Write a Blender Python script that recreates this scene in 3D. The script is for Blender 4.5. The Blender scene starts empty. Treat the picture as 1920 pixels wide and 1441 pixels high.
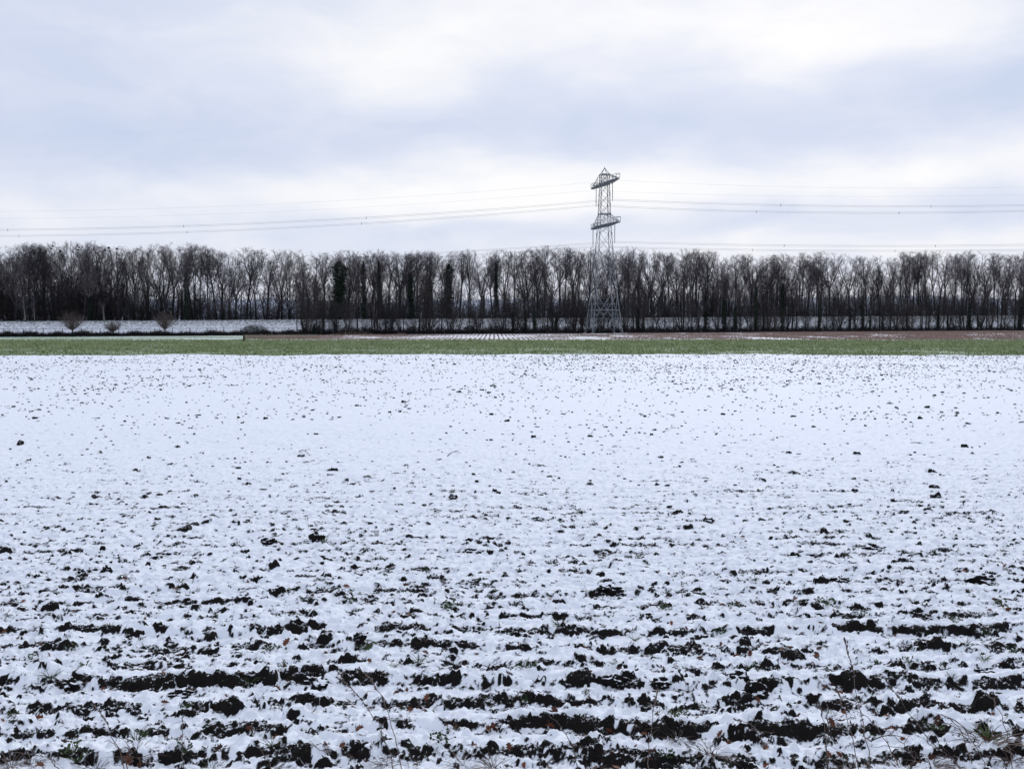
import bpy, math, random
import numpy as np
from mathutils import Vector, Matrix

C = bpy.context.scene.collection
R = math.radians
# ---------------------------------------------------------------- camera
CAM_H = 2.7
F = 1800.0
HOR = 602.5
PITCH = math.atan((720.5 - HOR) / F)
cam_d = bpy.data.cameras.new('camera')
cam_d.sensor_width = 36.0
cam_d.lens = F / 1920 * 36
cam_d.clip_start = 0.1
cam_d.clip_end = 8000
cam = bpy.data.objects.new('camera', cam_d)
C.objects.link(cam)
cam.location = (0, 0, CAM_H)
cam.rotation_euler = (R(90) - PITCH, 0, 0)
bpy.context.scene.camera = cam
# ---------------------------------------------------------------- world
SUN_EL, SUN_AZ = R(30), R(14)          # azimuth measured from +Y towards +X
vs = bpy.context.scene.view_settings
vs.view_transform = 'Standard'; vs.look = 'None'; vs.exposure = 0.0; vs.gamma = 1.0
world = bpy.data.worlds.new('World')
bpy.context.scene.world = world
world.use_nodes = True
wt = world.node_tree
for n in list(wt.nodes): wt.nodes.remove(n)
def N(tree, typ, **kw):
    n = tree.nodes.new(typ)
    for k, v in kw.items():
        if k.startswith('i_'):
            key = k[2:]
            key = int(key) if key.isdigit() else key
            n.inputs[key].default_value = v
        else:
            setattr(n, k, v)
    return n
def math_n(t, op, a, b=None):
    n = t.nodes.new('ShaderNodeMath'); n.operation = op
    for i, v in enumerate((a, b)):
        if v is None: continue
        if hasattr(v, 'is_output'): t.links.new(v, n.inputs[i])
        else: n.inputs[i].default_value = v
    return n.outputs[0]
def sr(r, g, b):
    f = lambda c: ((c / 255 + .055) / 1.055) ** 2.4 if c > 10 else c / 255 / 12.92
    return (f(r), f(g), f(b))
tc = N(wt, 'ShaderNodeTexCoord')
sep = N(wt, 'ShaderNodeSeparateXYZ'); wt.links.new(tc.outputs['Generated'], sep.inputs[0])
az = math_n(wt, 'ARCTAN2', sep.outputs[0], sep.outputs[1])
el = math_n(wt, 'ARCSINE', sep.outputs[2])
# noise that ripples the cloud edges; stretched along the horizon
mp = N(wt, 'ShaderNodeCombineXYZ'); wt.links.new(az, mp.inputs[0])
wt.links.new(math_n(wt, 'MULTIPLY', el, 2.6), mp.inputs[1])
nz = N(wt, 'ShaderNodeTexNoise', i_Scale=5.0, i_Detail=4.0, i_Roughness=0.5); wt.links.new(mp.outputs[0], nz.inputs['Vector'])
nzf = N(wt, 'ShaderNodeTexNoise', i_Scale=9.0, i_Detail=7.0, i_Roughness=0.55, i_Distortion=0.5); wt.links.new(mp.outputs[0], nzf.inputs['Vector'])
off = N(wt, 'ShaderNodeVectorMath', operation='MULTIPLY_ADD')
wt.links.new(nz.outputs['Color'], off.inputs[0]); off.inputs[1].default_value = (0.16, 0.07, 0); off.inputs[2].default_value = (-0.08, -0.035, 0)
azel = N(wt, 'ShaderNodeCombineXYZ'); wt.links.new(az, azel.inputs[0]); wt.links.new(el, azel.inputs[1])
pos = N(wt, 'ShaderNodeVectorMath', operation='ADD'); wt.links.new(azel.outputs[0], pos.inputs[0]); wt.links.new(off.outputs[0], pos.inputs[1])
# cloud cover: soft bright and dark banks  (azimuth, elevation, half widths, strength)
BANKS = [
 (690, 125, 120, 75, .42), (860, 95, 120, 40, .22), (1350, 80, 300, 48, .42), (1650, 120, 150, 55, .38), (1480, 10, 420, 40, .12),
 (1000, 20, 220, 60, .15), (1560, 345, 380, 34, .45), (1850, 320, 160, 40, .25), (450, 385, 260, 42, .35), (820, 375, 220, 34, .45),
 (930, 330, 130, 40, .2), (40, 440, 150, 30, .20), (1100, 350, 120, 60, .25), (1650, 470, 420, 16, .30),
 (60, 310, 260, 70, -.34), (1500, 228, 420, 50, -.36), (1880, 200, 120, 90, -.26), (520, 270, 200, 60, -.2), (20, 60, 140, 120, -.22),
 (1000, 265, 200, 45, -.25), (900, 440, 320, 26, -.20), (1600, 418, 300, 22, -.20), (320, 120, 220, 120, -.05)]
acc = None
for px, py, sx, sy, w in BANKS:
    a = math.atan((px - 960) / F); e = PITCH * 0 + math.atan((HOR - py) / F)
    s = N(wt, 'ShaderNodeVectorMath', operation='SUBTRACT'); wt.links.new(pos.outputs[0], s.inputs[0]); s.inputs[1].default_value = (a, e, 0)
    m = N(wt, 'ShaderNodeVectorMath', operation='MULTIPLY'); wt.links.new(s.outputs[0], m.inputs[0]); m.inputs[1].default_value = (F / sx, F / sy, 0)
    d = N(wt, 'ShaderNodeVectorMath', operation='DOT_PRODUCT'); wt.links.new(m.outputs[0], d.inputs[0]); wt.links.new(m.outputs[0], d.inputs[1])
    g = math_n(wt, 'MULTIPLY', math_n(wt, 'EXPONENT', math_n(wt, 'MULTIPLY', d.outputs['Value'], -0.6)), w)
    acc = g if acc is None else math_n(wt, 'ADD', acc, g)
fine = math_n(wt, 'MULTIPLY', math_n(wt, 'SUBTRACT', nzf.outputs['Fac'], 0.5), 0.70)
val = math_n(wt, 'ADD', math_n(wt, 'ADD', math_n(wt, 'MULTIPLY', acc, 0.82), 0.50), fine)
cr = N(wt, 'ShaderNodeValToRGB'); wt.links.new(val, cr.inputs[0])
e = cr.color_ramp.elements
e[0].position = 0.0; e[0].color = (*sr(196, 211, 236), 1)
e[1].position = 1.0; e[1].color = (*sr(252, 252, 254), 1)
for p, c in ((.25, (209, 218, 240)), (.5, (223, 229, 245)), (.75, (240, 242, 250))):
    k = e.new(p); k.color = (*sr(*c), 1)
sky = N(wt, 'ShaderNodeTexSky'); sky.sky_type = 'NISHITA'; sky.sun_disc = False
sky.sun_elevation = SUN_EL; sky.sun_rotation = SUN_AZ
up = N(wt, 'ShaderNodeVectorMath', operation='SCALE'); wt.links.new(cr.outputs[0], up.inputs[0]); up.inputs['Scale'].default_value = 10.0
mx = N(wt, 'ShaderNodeMix', data_type='RGBA'); mx.inputs[0].default_value = 0.95
wt.links.new(sky.outputs[0], mx.inputs[6]); wt.links.new(up.outputs[0], mx.inputs[7])
bg = N(wt, 'ShaderNodeBackground', i_Strength=0.1); wt.links.new(mx.outputs[2], bg.inputs[0])
wo = N(wt, 'ShaderNodeOutputWorld'); wt.links.new(bg.outputs[0], wo.inputs[0])
# ---------------------------------------------------------------- sun behind thick cloud
sd = bpy.data.lights.new('sun', 'SUN'); sd.energy = 1.2; sd.angle = R(22); sd.color = (1, .97, .93)
sun = bpy.data.objects.new('sun', sd); C.objects.link(sun)
sv = Vector((math.sin(SUN_AZ) * math.cos(SUN_EL), math.cos(SUN_AZ) * math.cos(SUN_EL), math.sin(SUN_EL)))
sun.rotation_euler = sv.to_track_quat('Z', 'Y').to_euler()
sun.location = sv * 300

# ---------------------------------------------------------------- helpers
def ray(px, py):
    v = Vector(((px - 960) / F, 1, -(py - 720.5) / F))
    v.rotate(Matrix.Rotation(-PITCH, 3, 'X'))
    return v
def at(px, py, Y):
    v = ray(px, py); k = Y / v.y
    return Vector((v.x * k, Y, CAM_H + v.z * k))
def ground(px, py, z=0.0):
    v = ray(px, py); k = (z - CAM_H) / v.z
    return Vector((v.x * k, v.y * k, z))
cP, sP = math.cos(PITCH), math.sin(PITCH)
def proj(p):
    x, y, z = p[0], p[1], p[2] - CAM_H
    dep = y * cP - z * sP; upv = y * sP + z * cP
    return 960 + F * x / dep, 720.5 - F * upv / dep

def tag(o, label=None, cat=None, group=None, kind=None):
    for k, v in (('label', label), ('category', cat), ('group', group), ('kind', kind)):
        if v: o[k] = v
    return o
def empty(name, loc, rz=0.0, scale=1.0):
    o = bpy.data.objects.new(name, None); o.empty_display_size = 0.3
    o.location = loc; o.rotation_euler = (0, 0, rz)
    o.scale = (scale,) * 3 if isinstance(scale, (int, float)) else scale
    C.objects.link(o); return o
def mesh_np(name, V, Fq=None, Ft=None, mat=None, smooth=False, mi=None):
    """mesh from numpy arrays: quads and/or triangles"""
    me = bpy.data.meshes.new(name)
    V = np.asarray(V, dtype=np.float32)
    nq = 0 if Fq is None else len(Fq); nt = 0 if Ft is None else len(Ft)
    me.vertices.add(len(V)); me.vertices.foreach_set('co', V.ravel())
    loops = []
    if nq: loops.append(np.asarray(Fq, np.int32).ravel())
    if nt: loops.append(np.asarray(Ft, np.int32).ravel())
    L = np.concatenate(loops)
    me.loops.add(len(L)); me.loops.foreach_set('vertex_index', L)
    me.polygons.add(nq + nt)
    st = np.concatenate([np.arange(nq) * 4, nq * 4 + np.arange(nt) * 3]).astype(np.int32)
    me.polygons.foreach_set('loop_start', st)
    if smooth: me.polygons.foreach_set('use_smooth', np.ones(nq + nt, bool))
    me.update(calc_edges=True)
    if mat:
        for m in (mat if isinstance(mat, (list, tuple)) else [mat]): me.materials.append(m)
    if mi is not None: me.polygons.foreach_set('material_index', np.asarray(mi, np.int32))
    return me
def link(name, me, parent=None, loc=None):
    o = bpy.data.objects.new(name, me); C.objects.link(o)
    if parent: o.parent = parent
    if loc is not None: o.location = loc
    return o
class Geo:
    """collects tubes, bars and loose faces, builds them as one mesh"""
    def __init__(s): s.V = []; s.Q = []; s.T = []; s.n = 0
    def add(s, V, Q=None, T=None):
        V = np.asarray(V, float).reshape(-1, 3)
        if Q is not None and len(Q): s.Q.append(np.asarray(Q, int) + s.n)
        if T is not None and len(T): s.T.append(np.asarray(T, int) + s.n)
        s.V.append(V); s.n += len(V)
    def tube(s, pts, rad, k=6, cap=True):
        pts = np.asarray(pts, float); m = len(pts); rad = np.broadcast_to(np.asarray(rad, float), (m,))
        t = np.gradient(pts, axis=0); t /= np.linalg.norm(t, axis=1)[:, None] + 1e-9
        ref = np.array([0, 0, 1.0]) if abs(t[0][2]) < .9 else np.array([1.0, 0, 0])
        u = np.cross(t, ref); u /= np.linalg.norm(u, axis=1)[:, None] + 1e-9; v = np.cross(t, u)
        an = np.arange(k) * 2 * math.pi / k
        V = pts[:, None, :] + rad[:, None, None] * (np.cos(an)[None, :, None] * u[:, None, :] + np.sin(an)[None, :, None] * v[:, None, :])
        Q = [(i * k + j, i * k + (j + 1) % k, (i + 1) * k + (j + 1) % k, (i + 1) * k + j) for i in range(m - 1) for j in range(k)]
        T = []
        if cap:
            T = [(0, j + 1, j) for j in range(1, k - 1)] + [((m - 1) * k, (m - 1) * k + j, (m - 1) * k + j + 1) for j in range(1, k - 1)]
        s.add(V.reshape(-1, 3), Q, T)
    def bar(s, a, b, w): s.tube([a, b], w * .7071, 4)
    def segs(s, P0, P1, R0, R1, k=3):
        """many independent prisms at once"""
        P0 = np.asarray(P0); P1 = np.asarray(P1); n = len(P0)
        t = P1 - P0; t /= np.linalg.norm(t, axis=1)[:, None] + 1e-9
        ref = np.where(np.abs(t[:, 2:3]) < .9, np.array([[0, 0, 1.0]]), np.array([[1.0, 0, 0]]))
        u = np.cross(t, ref); u /= np.linalg.norm(u, axis=1)[:, None] + 1e-9; v = np.cross(t, u)
        an = np.arange(k) * 2 * math.pi / k
        ring = np.cos(an)[None, :, None] * u[:, None, :] + np.sin(an)[None, :, None] * v[:, None, :]
        A = P0[:, None, :] + np.asarray(R0)[:, None, None] * ring; B = P1[:, None, :] + np.asarray(R1)[:, None, None] * ring
        V = np.concatenate([A, B], 1).reshape(-1, 3)
        base = (np.arange(n) * 2 * k)[:, None]
        Q = np.concatenate([base + np.array([j, (j + 1) % k, k + (j + 1) % k, k + j])[None, :] for j in range(k)], 0)
        s.add(V, Q)
    def mesh(s, name, mat, smooth=False):
        return mesh_np(name, np.concatenate(s.V), np.concatenate(s.Q) if s.Q else None, np.concatenate(s.T) if s.T else None, mat, smooth)
    def build(s, name, mat, parent=None, smooth=False): return link(name, s.mesh(name, mat, smooth), parent)

# numpy gradient noise
def _h(ix, iy, seed):
    h = (ix.astype(np.int64) * 374761393 + iy.astype(np.int64) * 668265263 + seed * 974634777) & 0xffffffff
    h = ((h ^ (h >> 13)) * 1274126177) & 0xffffffff
    h = h ^ (h >> 16)
    return h
def hf(ix, iy, seed): return (_h(ix, iy, seed) & 0xffffff) / float(0x1000000)
def gnoise(x, y, seed=0):
    ix = np.floor(x); iy = np.floor(y); fx = x - ix; fy = y - iy
    ix = ix.astype(np.int64); iy = iy.astype(np.int64)
    u = fx * fx * fx * (fx * (fx * 6 - 15) + 10); v = fy * fy * fy * (fy * (fy * 6 - 15) + 10)
    def g(dx, dy):
        a = hf(ix + dx, iy + dy, seed) * 2 * math.pi
        return np.cos(a) * (fx - dx) + np.sin(a) * (fy - dy)
    a = g(0, 0); b = g(1, 0); c = g(0, 1); d = g(1, 1)
    return ((a + (b - a) * u) * (1 - v) + (c + (d - c) * u) * v) * 1.5
def fbm(x, y, seed=0, o=4):
    r = 0; a = 1.0; f = 1.0
    for i in range(o): r = r + a * gnoise(x * f, y * f, seed + i * 17); a *= .5; f *= 2.03
    return r
def sstep(a, b, x):
    t = np.clip((x - a) / (b - a), 0, 1); return t * t * (3 - 2 * t)

# ---------------------------------------------------------------- materials
def mat(name, base=(.5, .5, .5), rough=.8, spec=.3, metallic=0.0):
    m = bpy.data.materials.new(name); m.use_nodes = True
    b = m.node_tree.nodes['Principled BSDF']
    b.inputs['Base Color'].default_value = (*base, 1); b.inputs['Roughness'].default_value = rough
    b.inputs['Specular IOR Level'].default_value = spec; b.inputs['Metallic'].default_value = metallic
    return m
def noisy(name, stops, scale=5.0, detail=5.0, rough=.85, spec=.2, coord='Object', vec=(1, 1, 1), bump=0.0, bscale=None, random_obj=0.0, rgh=.6):
    """noise driven colour ramp"""
    m = mat(name, rough=rough, spec=spec); t = m.node_tree; b = t.nodes['Principled BSDF']
    c = N(t, 'ShaderNodeTexCoord'); mpn = N(t, 'ShaderNodeMapping'); mpn.inputs['Scale'].default_value = vec
    t.links.new(c.outputs[coord], mpn.inputs[0])
    n = N(t, 'ShaderNodeTexNoise', i_Scale=scale, i_Detail=detail, i_Roughness=rgh); t.links.new(mpn.outputs[0], n.inputs['Vector'])
    fac = n.outputs['Fac']
    if random_obj:
        oi = N(t, 'ShaderNodeObjectInfo')
        fac = math_n(t, 'ADD', fac, math_n(t, 'MULTIPLY', math_n(t, 'SUBTRACT', oi.outputs['Random'], .5), random_obj))
    r = N(t, 'ShaderNodeValToRGB'); t.links.new(fac, r.inputs[0])
    el_ = r.color_ramp.elements
    el_[0].position = stops[0][0]; el_[0].color = (*stops[0][1], 1)
    el_[1].position = stops[-1][0]; el_[1].color = (*stops[-1][1], 1)
    for p, cc in stops[1:-1]:
        k = el_.new(p); k.color = (*cc, 1)
    t.links.new(r.outputs[0], b.inputs['Base Color'])
    if bump:
        n2 = N(t, 'ShaderNodeTexNoise', i_Scale=bscale or scale * 3, i_Detail=4.0); t.links.new(mpn.outputs[0], n2.inputs['Vector'])
        bp = N(t, 'ShaderNodeBump', i_Strength=1.0, i_Distance=bump); t.links.new(n2.outputs['Fac'], bp.inputs['Height'])
        t.links.new(bp.outputs[0], b.inputs['Normal'])
    return m
SNOW = (.775, .82, .895)
SOIL_A, SOIL_B = (.0025, .0025, .003), (.015, .013, .013)
M = {}
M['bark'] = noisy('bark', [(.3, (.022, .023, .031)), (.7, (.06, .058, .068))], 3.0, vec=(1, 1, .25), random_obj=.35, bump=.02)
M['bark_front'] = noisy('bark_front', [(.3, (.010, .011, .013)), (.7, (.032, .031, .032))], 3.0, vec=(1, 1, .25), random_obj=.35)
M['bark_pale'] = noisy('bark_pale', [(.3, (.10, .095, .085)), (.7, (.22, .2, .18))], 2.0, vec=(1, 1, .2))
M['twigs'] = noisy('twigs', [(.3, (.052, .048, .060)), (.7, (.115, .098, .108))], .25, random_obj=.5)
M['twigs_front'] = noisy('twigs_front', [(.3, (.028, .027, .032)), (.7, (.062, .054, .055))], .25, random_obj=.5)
M['ivy'] = noisy('ivy', [(.3, (.007, .014, .013)), (.7, (.028, .048, .032))], 1.2, random_obj=.2)
M['thicket'] = noisy('thicket', [(.3, (.012, .012, .015)), (.7, (.032, .029, .031))], .4)
M['reed'] = noisy('reed', [(.3, (.16, .125, .10)), (.7, (.34, .27, .22))], 1.0)
M['steel'] = noisy('galvanised_steel', [(.35, (.14, .16, .18)), (.65, (.24, .265, .295))], 1.5, rough=.55, spec=.4)
M['cable'] = mat('cable', (.07, .075, .09), .6)
M['porcelain'] = mat('porcelain', (.09, .09, .11), .35, .5)
M['wood'] = noisy('post_wood', [(.3, (.03, .026, .022)), (.7, (.09, .07, .06))], 8.0, vec=(1, 1, .2))
M['green'] = noisy('crop_green', [(.25, (.13, .165, .075)), (.5, (.27, .32, .165)), (.8, (.45, .50, .31))], .22, 7.0, rgh=.7)
M['frost'] = noisy('frosted_grass', [(.3, (.25, .34, .24)), (.5, (.36, .45, .36)), (.64, (.75, .82, .82))], .16, 6.0, vec=(.3, 1, 1), rgh=.7)
M['stubble'] = noisy('stubble', [(.3, (.15, .10, .085)), (.7, (.35, .25, .215))], 1.5, 6.0)
M['leaf'] = noisy('oak_leaf', [(.3, (.045, .016, .011)), (.7, (.15, .052, .027))], 12.0, random_obj=.5, rough=.6)
M['grass'] = noisy('grass_blade', [(.3, (.03, .055, .015)), (.7, (.09, .13, .04))], 8.0, random_obj=.4, rough=.6)
M['weed'] = noisy('weed_leaf', [(.3, (.018, .036, .014)), (.7, (.06, .09, .035))], 14.0, random_obj=.4, rough=.6)
M['straw'] = noisy('dry_straw', [(.3, (.07, .05, .045)), (.7, (.17, .13, .115))], 10.0, random_obj=.3, rough=.7)
M['bush'] = noisy('bush_twigs', [(.3, (.075, .062, .062)), (.7, (.16, .125, .115))], .4)
M['nest'] = mat('nest', (.006, .006, .008), .95)

def soil_snow_material(name, attr=True):
    m = mat(name, rough=.75, spec=.12); t = m.node_tree; b = t.nodes['Principled BSDF']
    c = N(t, 'ShaderNodeTexCoord')
    n1 = N(t, 'ShaderNodeTexNoise', i_Scale=60.0, i_Detail=6.0, i_Roughness=.7); t.links.new(c.outputs['Object'], n1.inputs['Vector'])
    soil = N(t, 'ShaderNodeMix', data_type='RGBA'); t.links.new(n1.outputs['Fac'], soil.inputs[0])
    soil.inputs[6].default_value = (*SOIL_A, 1); soil.inputs[7].default_value = (*SOIL_B, 1)
    if attr:
        a = N(t, 'ShaderNodeAttribute', attribute_name='bare'); f = a.outputs['Fac']
        n2 = N(t, 'ShaderNodeTexNoise', i_Scale=90.0, i_Detail=3.0); t.links.new(c.outputs['Object'], n2.inputs['Vector'])
        f = math_n(t, 'ADD', f, math_n(t, 'MULTIPLY', math_n(t, 'SUBTRACT', n2.outputs['Fac'], .5), .010))
        rr = N(t, 'ShaderNodeMapRange'); rr.inputs['From Min'].default_value = -.0015; rr.inputs['From Max'].default_value = .0045
        t.links.new(f, rr.inputs['Value']); f = rr.outputs[0]
    else:
        g = N(t, 'ShaderNodeNewGeometry'); s_ = N(t, 'ShaderNodeSeparateXYZ'); t.links.new(g.outputs['Normal'], s_.inputs[0])
        n2 = N(t, 'ShaderNodeTexNoise', i_Scale=14.0, i_Detail=3.0); t.links.new(c.outputs['Object'], n2.inputs['Vector'])
        f = math_n(t, 'ADD', s_.outputs[2], math_n(t, 'MULTIPLY', math_n(t, 'SUBTRACT', n2.outputs['Fac'], .5), .7))
        rr = N(t, 'ShaderNodeMapRange'); rr.inputs['From Min'].default_value = .84; rr.inputs['From Max'].default_value = .72
        t.links.new(f, rr.inputs['Value']); f = rr.outputs[0]
    if attr:      # loose snow caught on the flat ledges of the clods
        g_ = N(t, 'ShaderNodeNewGeometry'); s2 = N(t, 'ShaderNodeSeparateXYZ'); t.links.new(g_.outputs['Normal'], s2.inputs[0])
        n3 = N(t, 'ShaderNodeTexNoise', i_Scale=45.0, i_Detail=5.0, i_Roughness=.65); t.links.new(c.outputs['Object'], n3.inputs['Vector'])
        dd = math_n(t, 'ADD', s2.outputs[2], math_n(t, 'MULTIPLY', math_n(t, 'SUBTRACT', n3.outputs['Fac'], .5), 1.5))
        r2 = N(t, 'ShaderNodeMapRange'); r2.inputs['From Min'].default_value = .96; r2.inputs['From Max'].default_value = 1.06; r2.inputs['To Min'].default_value = 1; r2.inputs['To Max'].default_value = .12
        t.links.new(dd, r2.inputs['Value']); f = math_n(t, 'MULTIPLY', f, r2.outputs[0])
    mx_ = N(t, 'ShaderNodeMix', data_type='RGBA'); t.links.new(f, mx_.inputs[0])
    mx_.inputs[6].default_value = (*SNOW, 1); t.links.new(soil.outputs[2], mx_.inputs[7])
    t.links.new(mx_.outputs[2], b.inputs['Base Color'])
    nb = N(t, 'ShaderNodeTexNoise', i_Scale=120.0, i_Detail=5.0); t.links.new(c.outputs['Object'], nb.inputs['Vector'])
    bp = N(t, 'ShaderNodeBump', i_Strength=1.0); bp.inputs['Distance'].default_value = .006
    t.links.new(math_n(t, 'MULTIPLY', nb.outputs['Fac'], math_n(t, 'ADD', math_n(t, 'MULTIPLY', f, 1.6), .25)), bp.inputs['Height']); t.links.new(bp.outputs[0], b.inputs['Normal'])
    return m
M['field'] = soil_snow_material('snow_over_soil'); M['clod'] = soil_snow_material('clod', False)

# ================================================================= SETTING
# ---- the snowed ploughed field, real relief ---------------------------------
def cells(x, y, cell, seed, prob, rx, ry, hh, shift=.30):
    """bumps scattered one per cell: (sharp soil profile, soft snow profile)"""
    gx = x / cell; gy = y / cell; ix = np.floor(gx).astype(np.int64); iy = np.floor(gy).astype(np.int64)
    sh = np.zeros_like(x); so = np.zeros_like(x)
    for dx in (-1, 0, 1):
        for dy in (-1, 0, 1):
            cx = ix + dx; cy = iy + dy
            ok = hf(cx, cy, seed) < prob(cy * cell) if callable(prob) else hf(cx, cy, seed) < prob
            px = (cx + .15 + .7 * hf(cx, cy, seed + 1)) * cell; py = (cy + .15 + .7 * hf(cx, cy, seed + 2)) * cell
            k = hf(cx, cy, seed + 3); ax = rx[0] + (rx[1] - rx[0]) * k; ay = ry[0] + (ry[1] - ry[0]) * hf(cx, cy, seed + 4)
            h = hh[0] + (hh[1] - hh[0]) * hf(cx, cy, seed + 5) ** 1.6
            an = (hf(cx, cy, seed + 6) - .5) * 1.0; ca = np.cos(an); sa = np.sin(an)
            X = (x - px) * ca + (y - py) * sa; Yv = -(x - px) * sa + (y - py) * ca
            q = (X / ax) ** 2 + (Yv / ay) ** 2
            s1 = np.where(ok, h * np.sqrt(np.clip(1 - q, 0, 1)), 0)
            Y2 = Yv - ay * shift
            q2 = (X / (ax * 1.15)) ** 2 + (Y2 / (ay * 1.25)) ** 2
            s2 = np.where(ok, h * np.clip(1 - q2, 0, 1) ** 1.5, 0)
            sh = np.maximum(sh, s1); so = np.maximum(so, s2)
    return sh, so
def field_height(x, y):
    near = sstep(10.5, 5.5, y)            # rough furrows next to the verge
    mid = sstep(26, 9, y)
    wx = x + .035 * fbm(x * 13, y * 13, 5, 4); wy = y + .026 * fbm(x * 12, y * 16, 9, 4)
    # furrow slices run along the field edge
    ph = (y + .15 * gnoise(x * .5, y * .6, 3) + .05 * fbm(x * 2.2, y * 2.5, 4, 4)) / .40
    f = ph - np.floor(ph); row = np.floor(ph)
    ramp_s = np.where(f < .24, sstep(.0, .24, f), 1 - .95 * ((f - .24) / .76) ** .8)
    ramp_n = np.where(f < .46, sstep(.06, .46, f) * .93, .93 - .93 * ((f - .46) / .54) ** 1.1)
    # snow clings to parts of the slice face, so the bare soil comes in broken lengths
    cling = sstep(-.05, .30, fbm(x * 2.6 + row * 9.1, row * 3.37 + y * .8, 12, 4) + .10 - .30 * (near - .5))
    ramp_n = ramp_n * (1 - cling) + np.maximum(ramp_n, ramp_s - .05) * cling
    amp = (.55 + .65 * np.clip(gnoise(x * 1.1 + row * 7.3, row * .77, 11) + .3, -.3, 1)) * (.35 + 1.1 * hf(row.astype(np.int64), row.astype(np.int64) * 0, 19)) * (.048 * near + .019 * mid + .004)
    amp = np.maximum(amp, 0)
    S = amp * ramp_s; G = amp * ramp_n
    thn = fbm(x * .9, y * 1.8, 95, 3)
    for cell, seed, prob, rx, ry, hh in (
        (.34, 21, lambda yy: .07 + .36 * sstep(10.5, 6.0, yy), (.05, .12), (.035, .08), (.045, .095)),
        (.15, 41, lambda yy: .30 + .45 * sstep(20, 7.5, yy), (.026, .066), (.02, .042), (.02, .056)),
        (.085, 51, lambda yy: .40 + .38 * sstep(26, 8, yy), (.016, .042), (.013, .028), (.014, .038)),
        (.05, 61, lambda yy: .30 + .38 * sstep(22, 7, yy), (.010, .023), (.008, .016), (.010, .027)),
        ):
        a, b = cells(wx, wy, cell, seed, prob, rx, ry, hh)
        k = .42 + .46 * mid + .18 * near
        S = np.maximum(S + a * k * .75, a * k); G = np.maximum(G + b * k * .75, b * k)
    broad = .05 * fbm(x * .18, y * .18, 70, 2) + .012 * fbm(x * 1.3, y * 1.6, 72, 2)
    wav = .034 * (1 - np.abs(fbm(x * 3.0, y * 6.0, 87, 3))) * (.5 + .5 * mid) + .016 * np.maximum(gnoise(x * 7, y * 10, 88), 0)
    S = S + broad + .0095 * fbm(x * 24, y * 24, 80, 4) * (.45 + .8 * near) + wav
    G = G + broad + wav * .92 + .013 * fbm(x * 8, y * 11, 90, 4) * (.6 + .4 * mid)
    th = .0100 + .0062 * sstep(12, 26, y) + .007 * thn + .005 * fbm(x * 11, y * 15, 96, 3) + .0018 * fbm(x * 32, y * 36, 97, 2)
    th = th + .004 * sstep(20, 45, y) - .002 * near
    G = G + np.maximum(th, -.004)
    bare = S - G
    return np.maximum(S, G), bare
def far_edge(x): return 77.5 + 1.6 * np.sin(x * .05 + 1) - .055 * np.maximum(x, 0) + 2.2 * fbm(np.asarray(x, float) * .13, np.asarray(x, float) * 0, 33, 5)
ys = [3.4]
while ys[-1] < 76:
    y = ys[-1]
    ys.append(y + (.013 if y < 9 else .013 + (y - 9) * .0022 if y < 24 else .046 + (y - 24) * .011))
ys = np.array(ys); NC = 1150
u = np.linspace(-1, 1, NC)
tt = (ys - ys[0]) / (ys[-1] - ys[0])
hw = .57 * ys + 2.6
Xg = u[None, :] * hw[:, None]
Yg = np.repeat(ys[:, None], NC, 1)
endk = far_edge(Xg) / ys[-1]
Yg = Yg * (1 + (endk - 1) * (sstep(.5, 1, tt)[:, None]))
Zg, Bg = field_height(Xg.ravel(), Yg.ravel())
Zg[-NC:] = -.03
nr = len(ys)
idx = np.arange(nr * NC).reshape(nr, NC)
Q = np.stack([idx[:-1, :-1], idx[:-1, 1:], idx[1:, 1:], idx[1:, :-1]], -1).reshape(-1, 4)
me = mesh_np('snow_field', np.stack([Xg.ravel(), Yg.ravel(), Zg], 1), Q, None, M['field'], True)
at_ = me.attributes.new('bare', 'FLOAT', 'POINT'); at_.data.foreach_set('value', Bg.astype(np.float32))
tag(link('snow_field', me), kind='structure')
def gz(x, y): return float(field_height(np.array([x], float), np.array([y], float))[0][0])
def on_field(px, py):
    p = ground(px, py, 0.05); return Vector((p.x, p.y, gz(p.x, p.y)))

# ---- verge under the camera and the land out to the horizon -----------------
def sheet(name, x0, x1, y0, y1, z, m, nx=40, ny=40, amp=0.0, sc=.1, seed=1):
    X, Y = np.meshgrid(np.linspace(x0, x1, nx), np.linspace(y0, y1, ny)); X = X.ravel(); Y = Y.ravel()
    Z = z + (amp * fbm(X * sc, Y * sc, seed, 3) if amp else 0 * X)
    i = np.arange(nx * ny).reshape(ny, nx)
    q = np.stack([i[:-1, :-1], i[:-1, 1:], i[1:, 1:], i[1:, :-1]], -1).reshape(-1, 4)
    return tag(link(name, mesh_np(name, np.stack([X, Y, Z], 1), q, None, m, True)), kind='structure')
M['snowland'] = noisy('snow_land', [(.35, (.5, .52, .55)), (.5, SNOW)], .05, 6.0)
sheet('ground', -4000, 4000, -400, 5000, -.16, M['snowland'], 60, 60)
# green crop strip with sprinkled snow
m = noisy('crop_ground', [(.2, (.06, .10, .05)), (.45, (.11, .17, .085)), (.56, (.18, .26, .15)), (.61, (.6, .64, .66))], .5, 8.0, vec=(.5, 1, 1), rgh=.72)
sheet('green_field', -180, 260, 74, 142, -.06, m, 120, 60, .03, .2, 5)
# frosted meadow on the left, snow under the stubble on the right
sheet('frosted_meadow', -260, -38, 141.5, 260, -.035, M['frost'], 40, 40)
m = noisy('stubble_ground', [(.38, (.15, .105, .085)), (.50, (.8, .82, .86))], .16, 6.0, vec=(.5, 1.0, 1))
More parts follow.
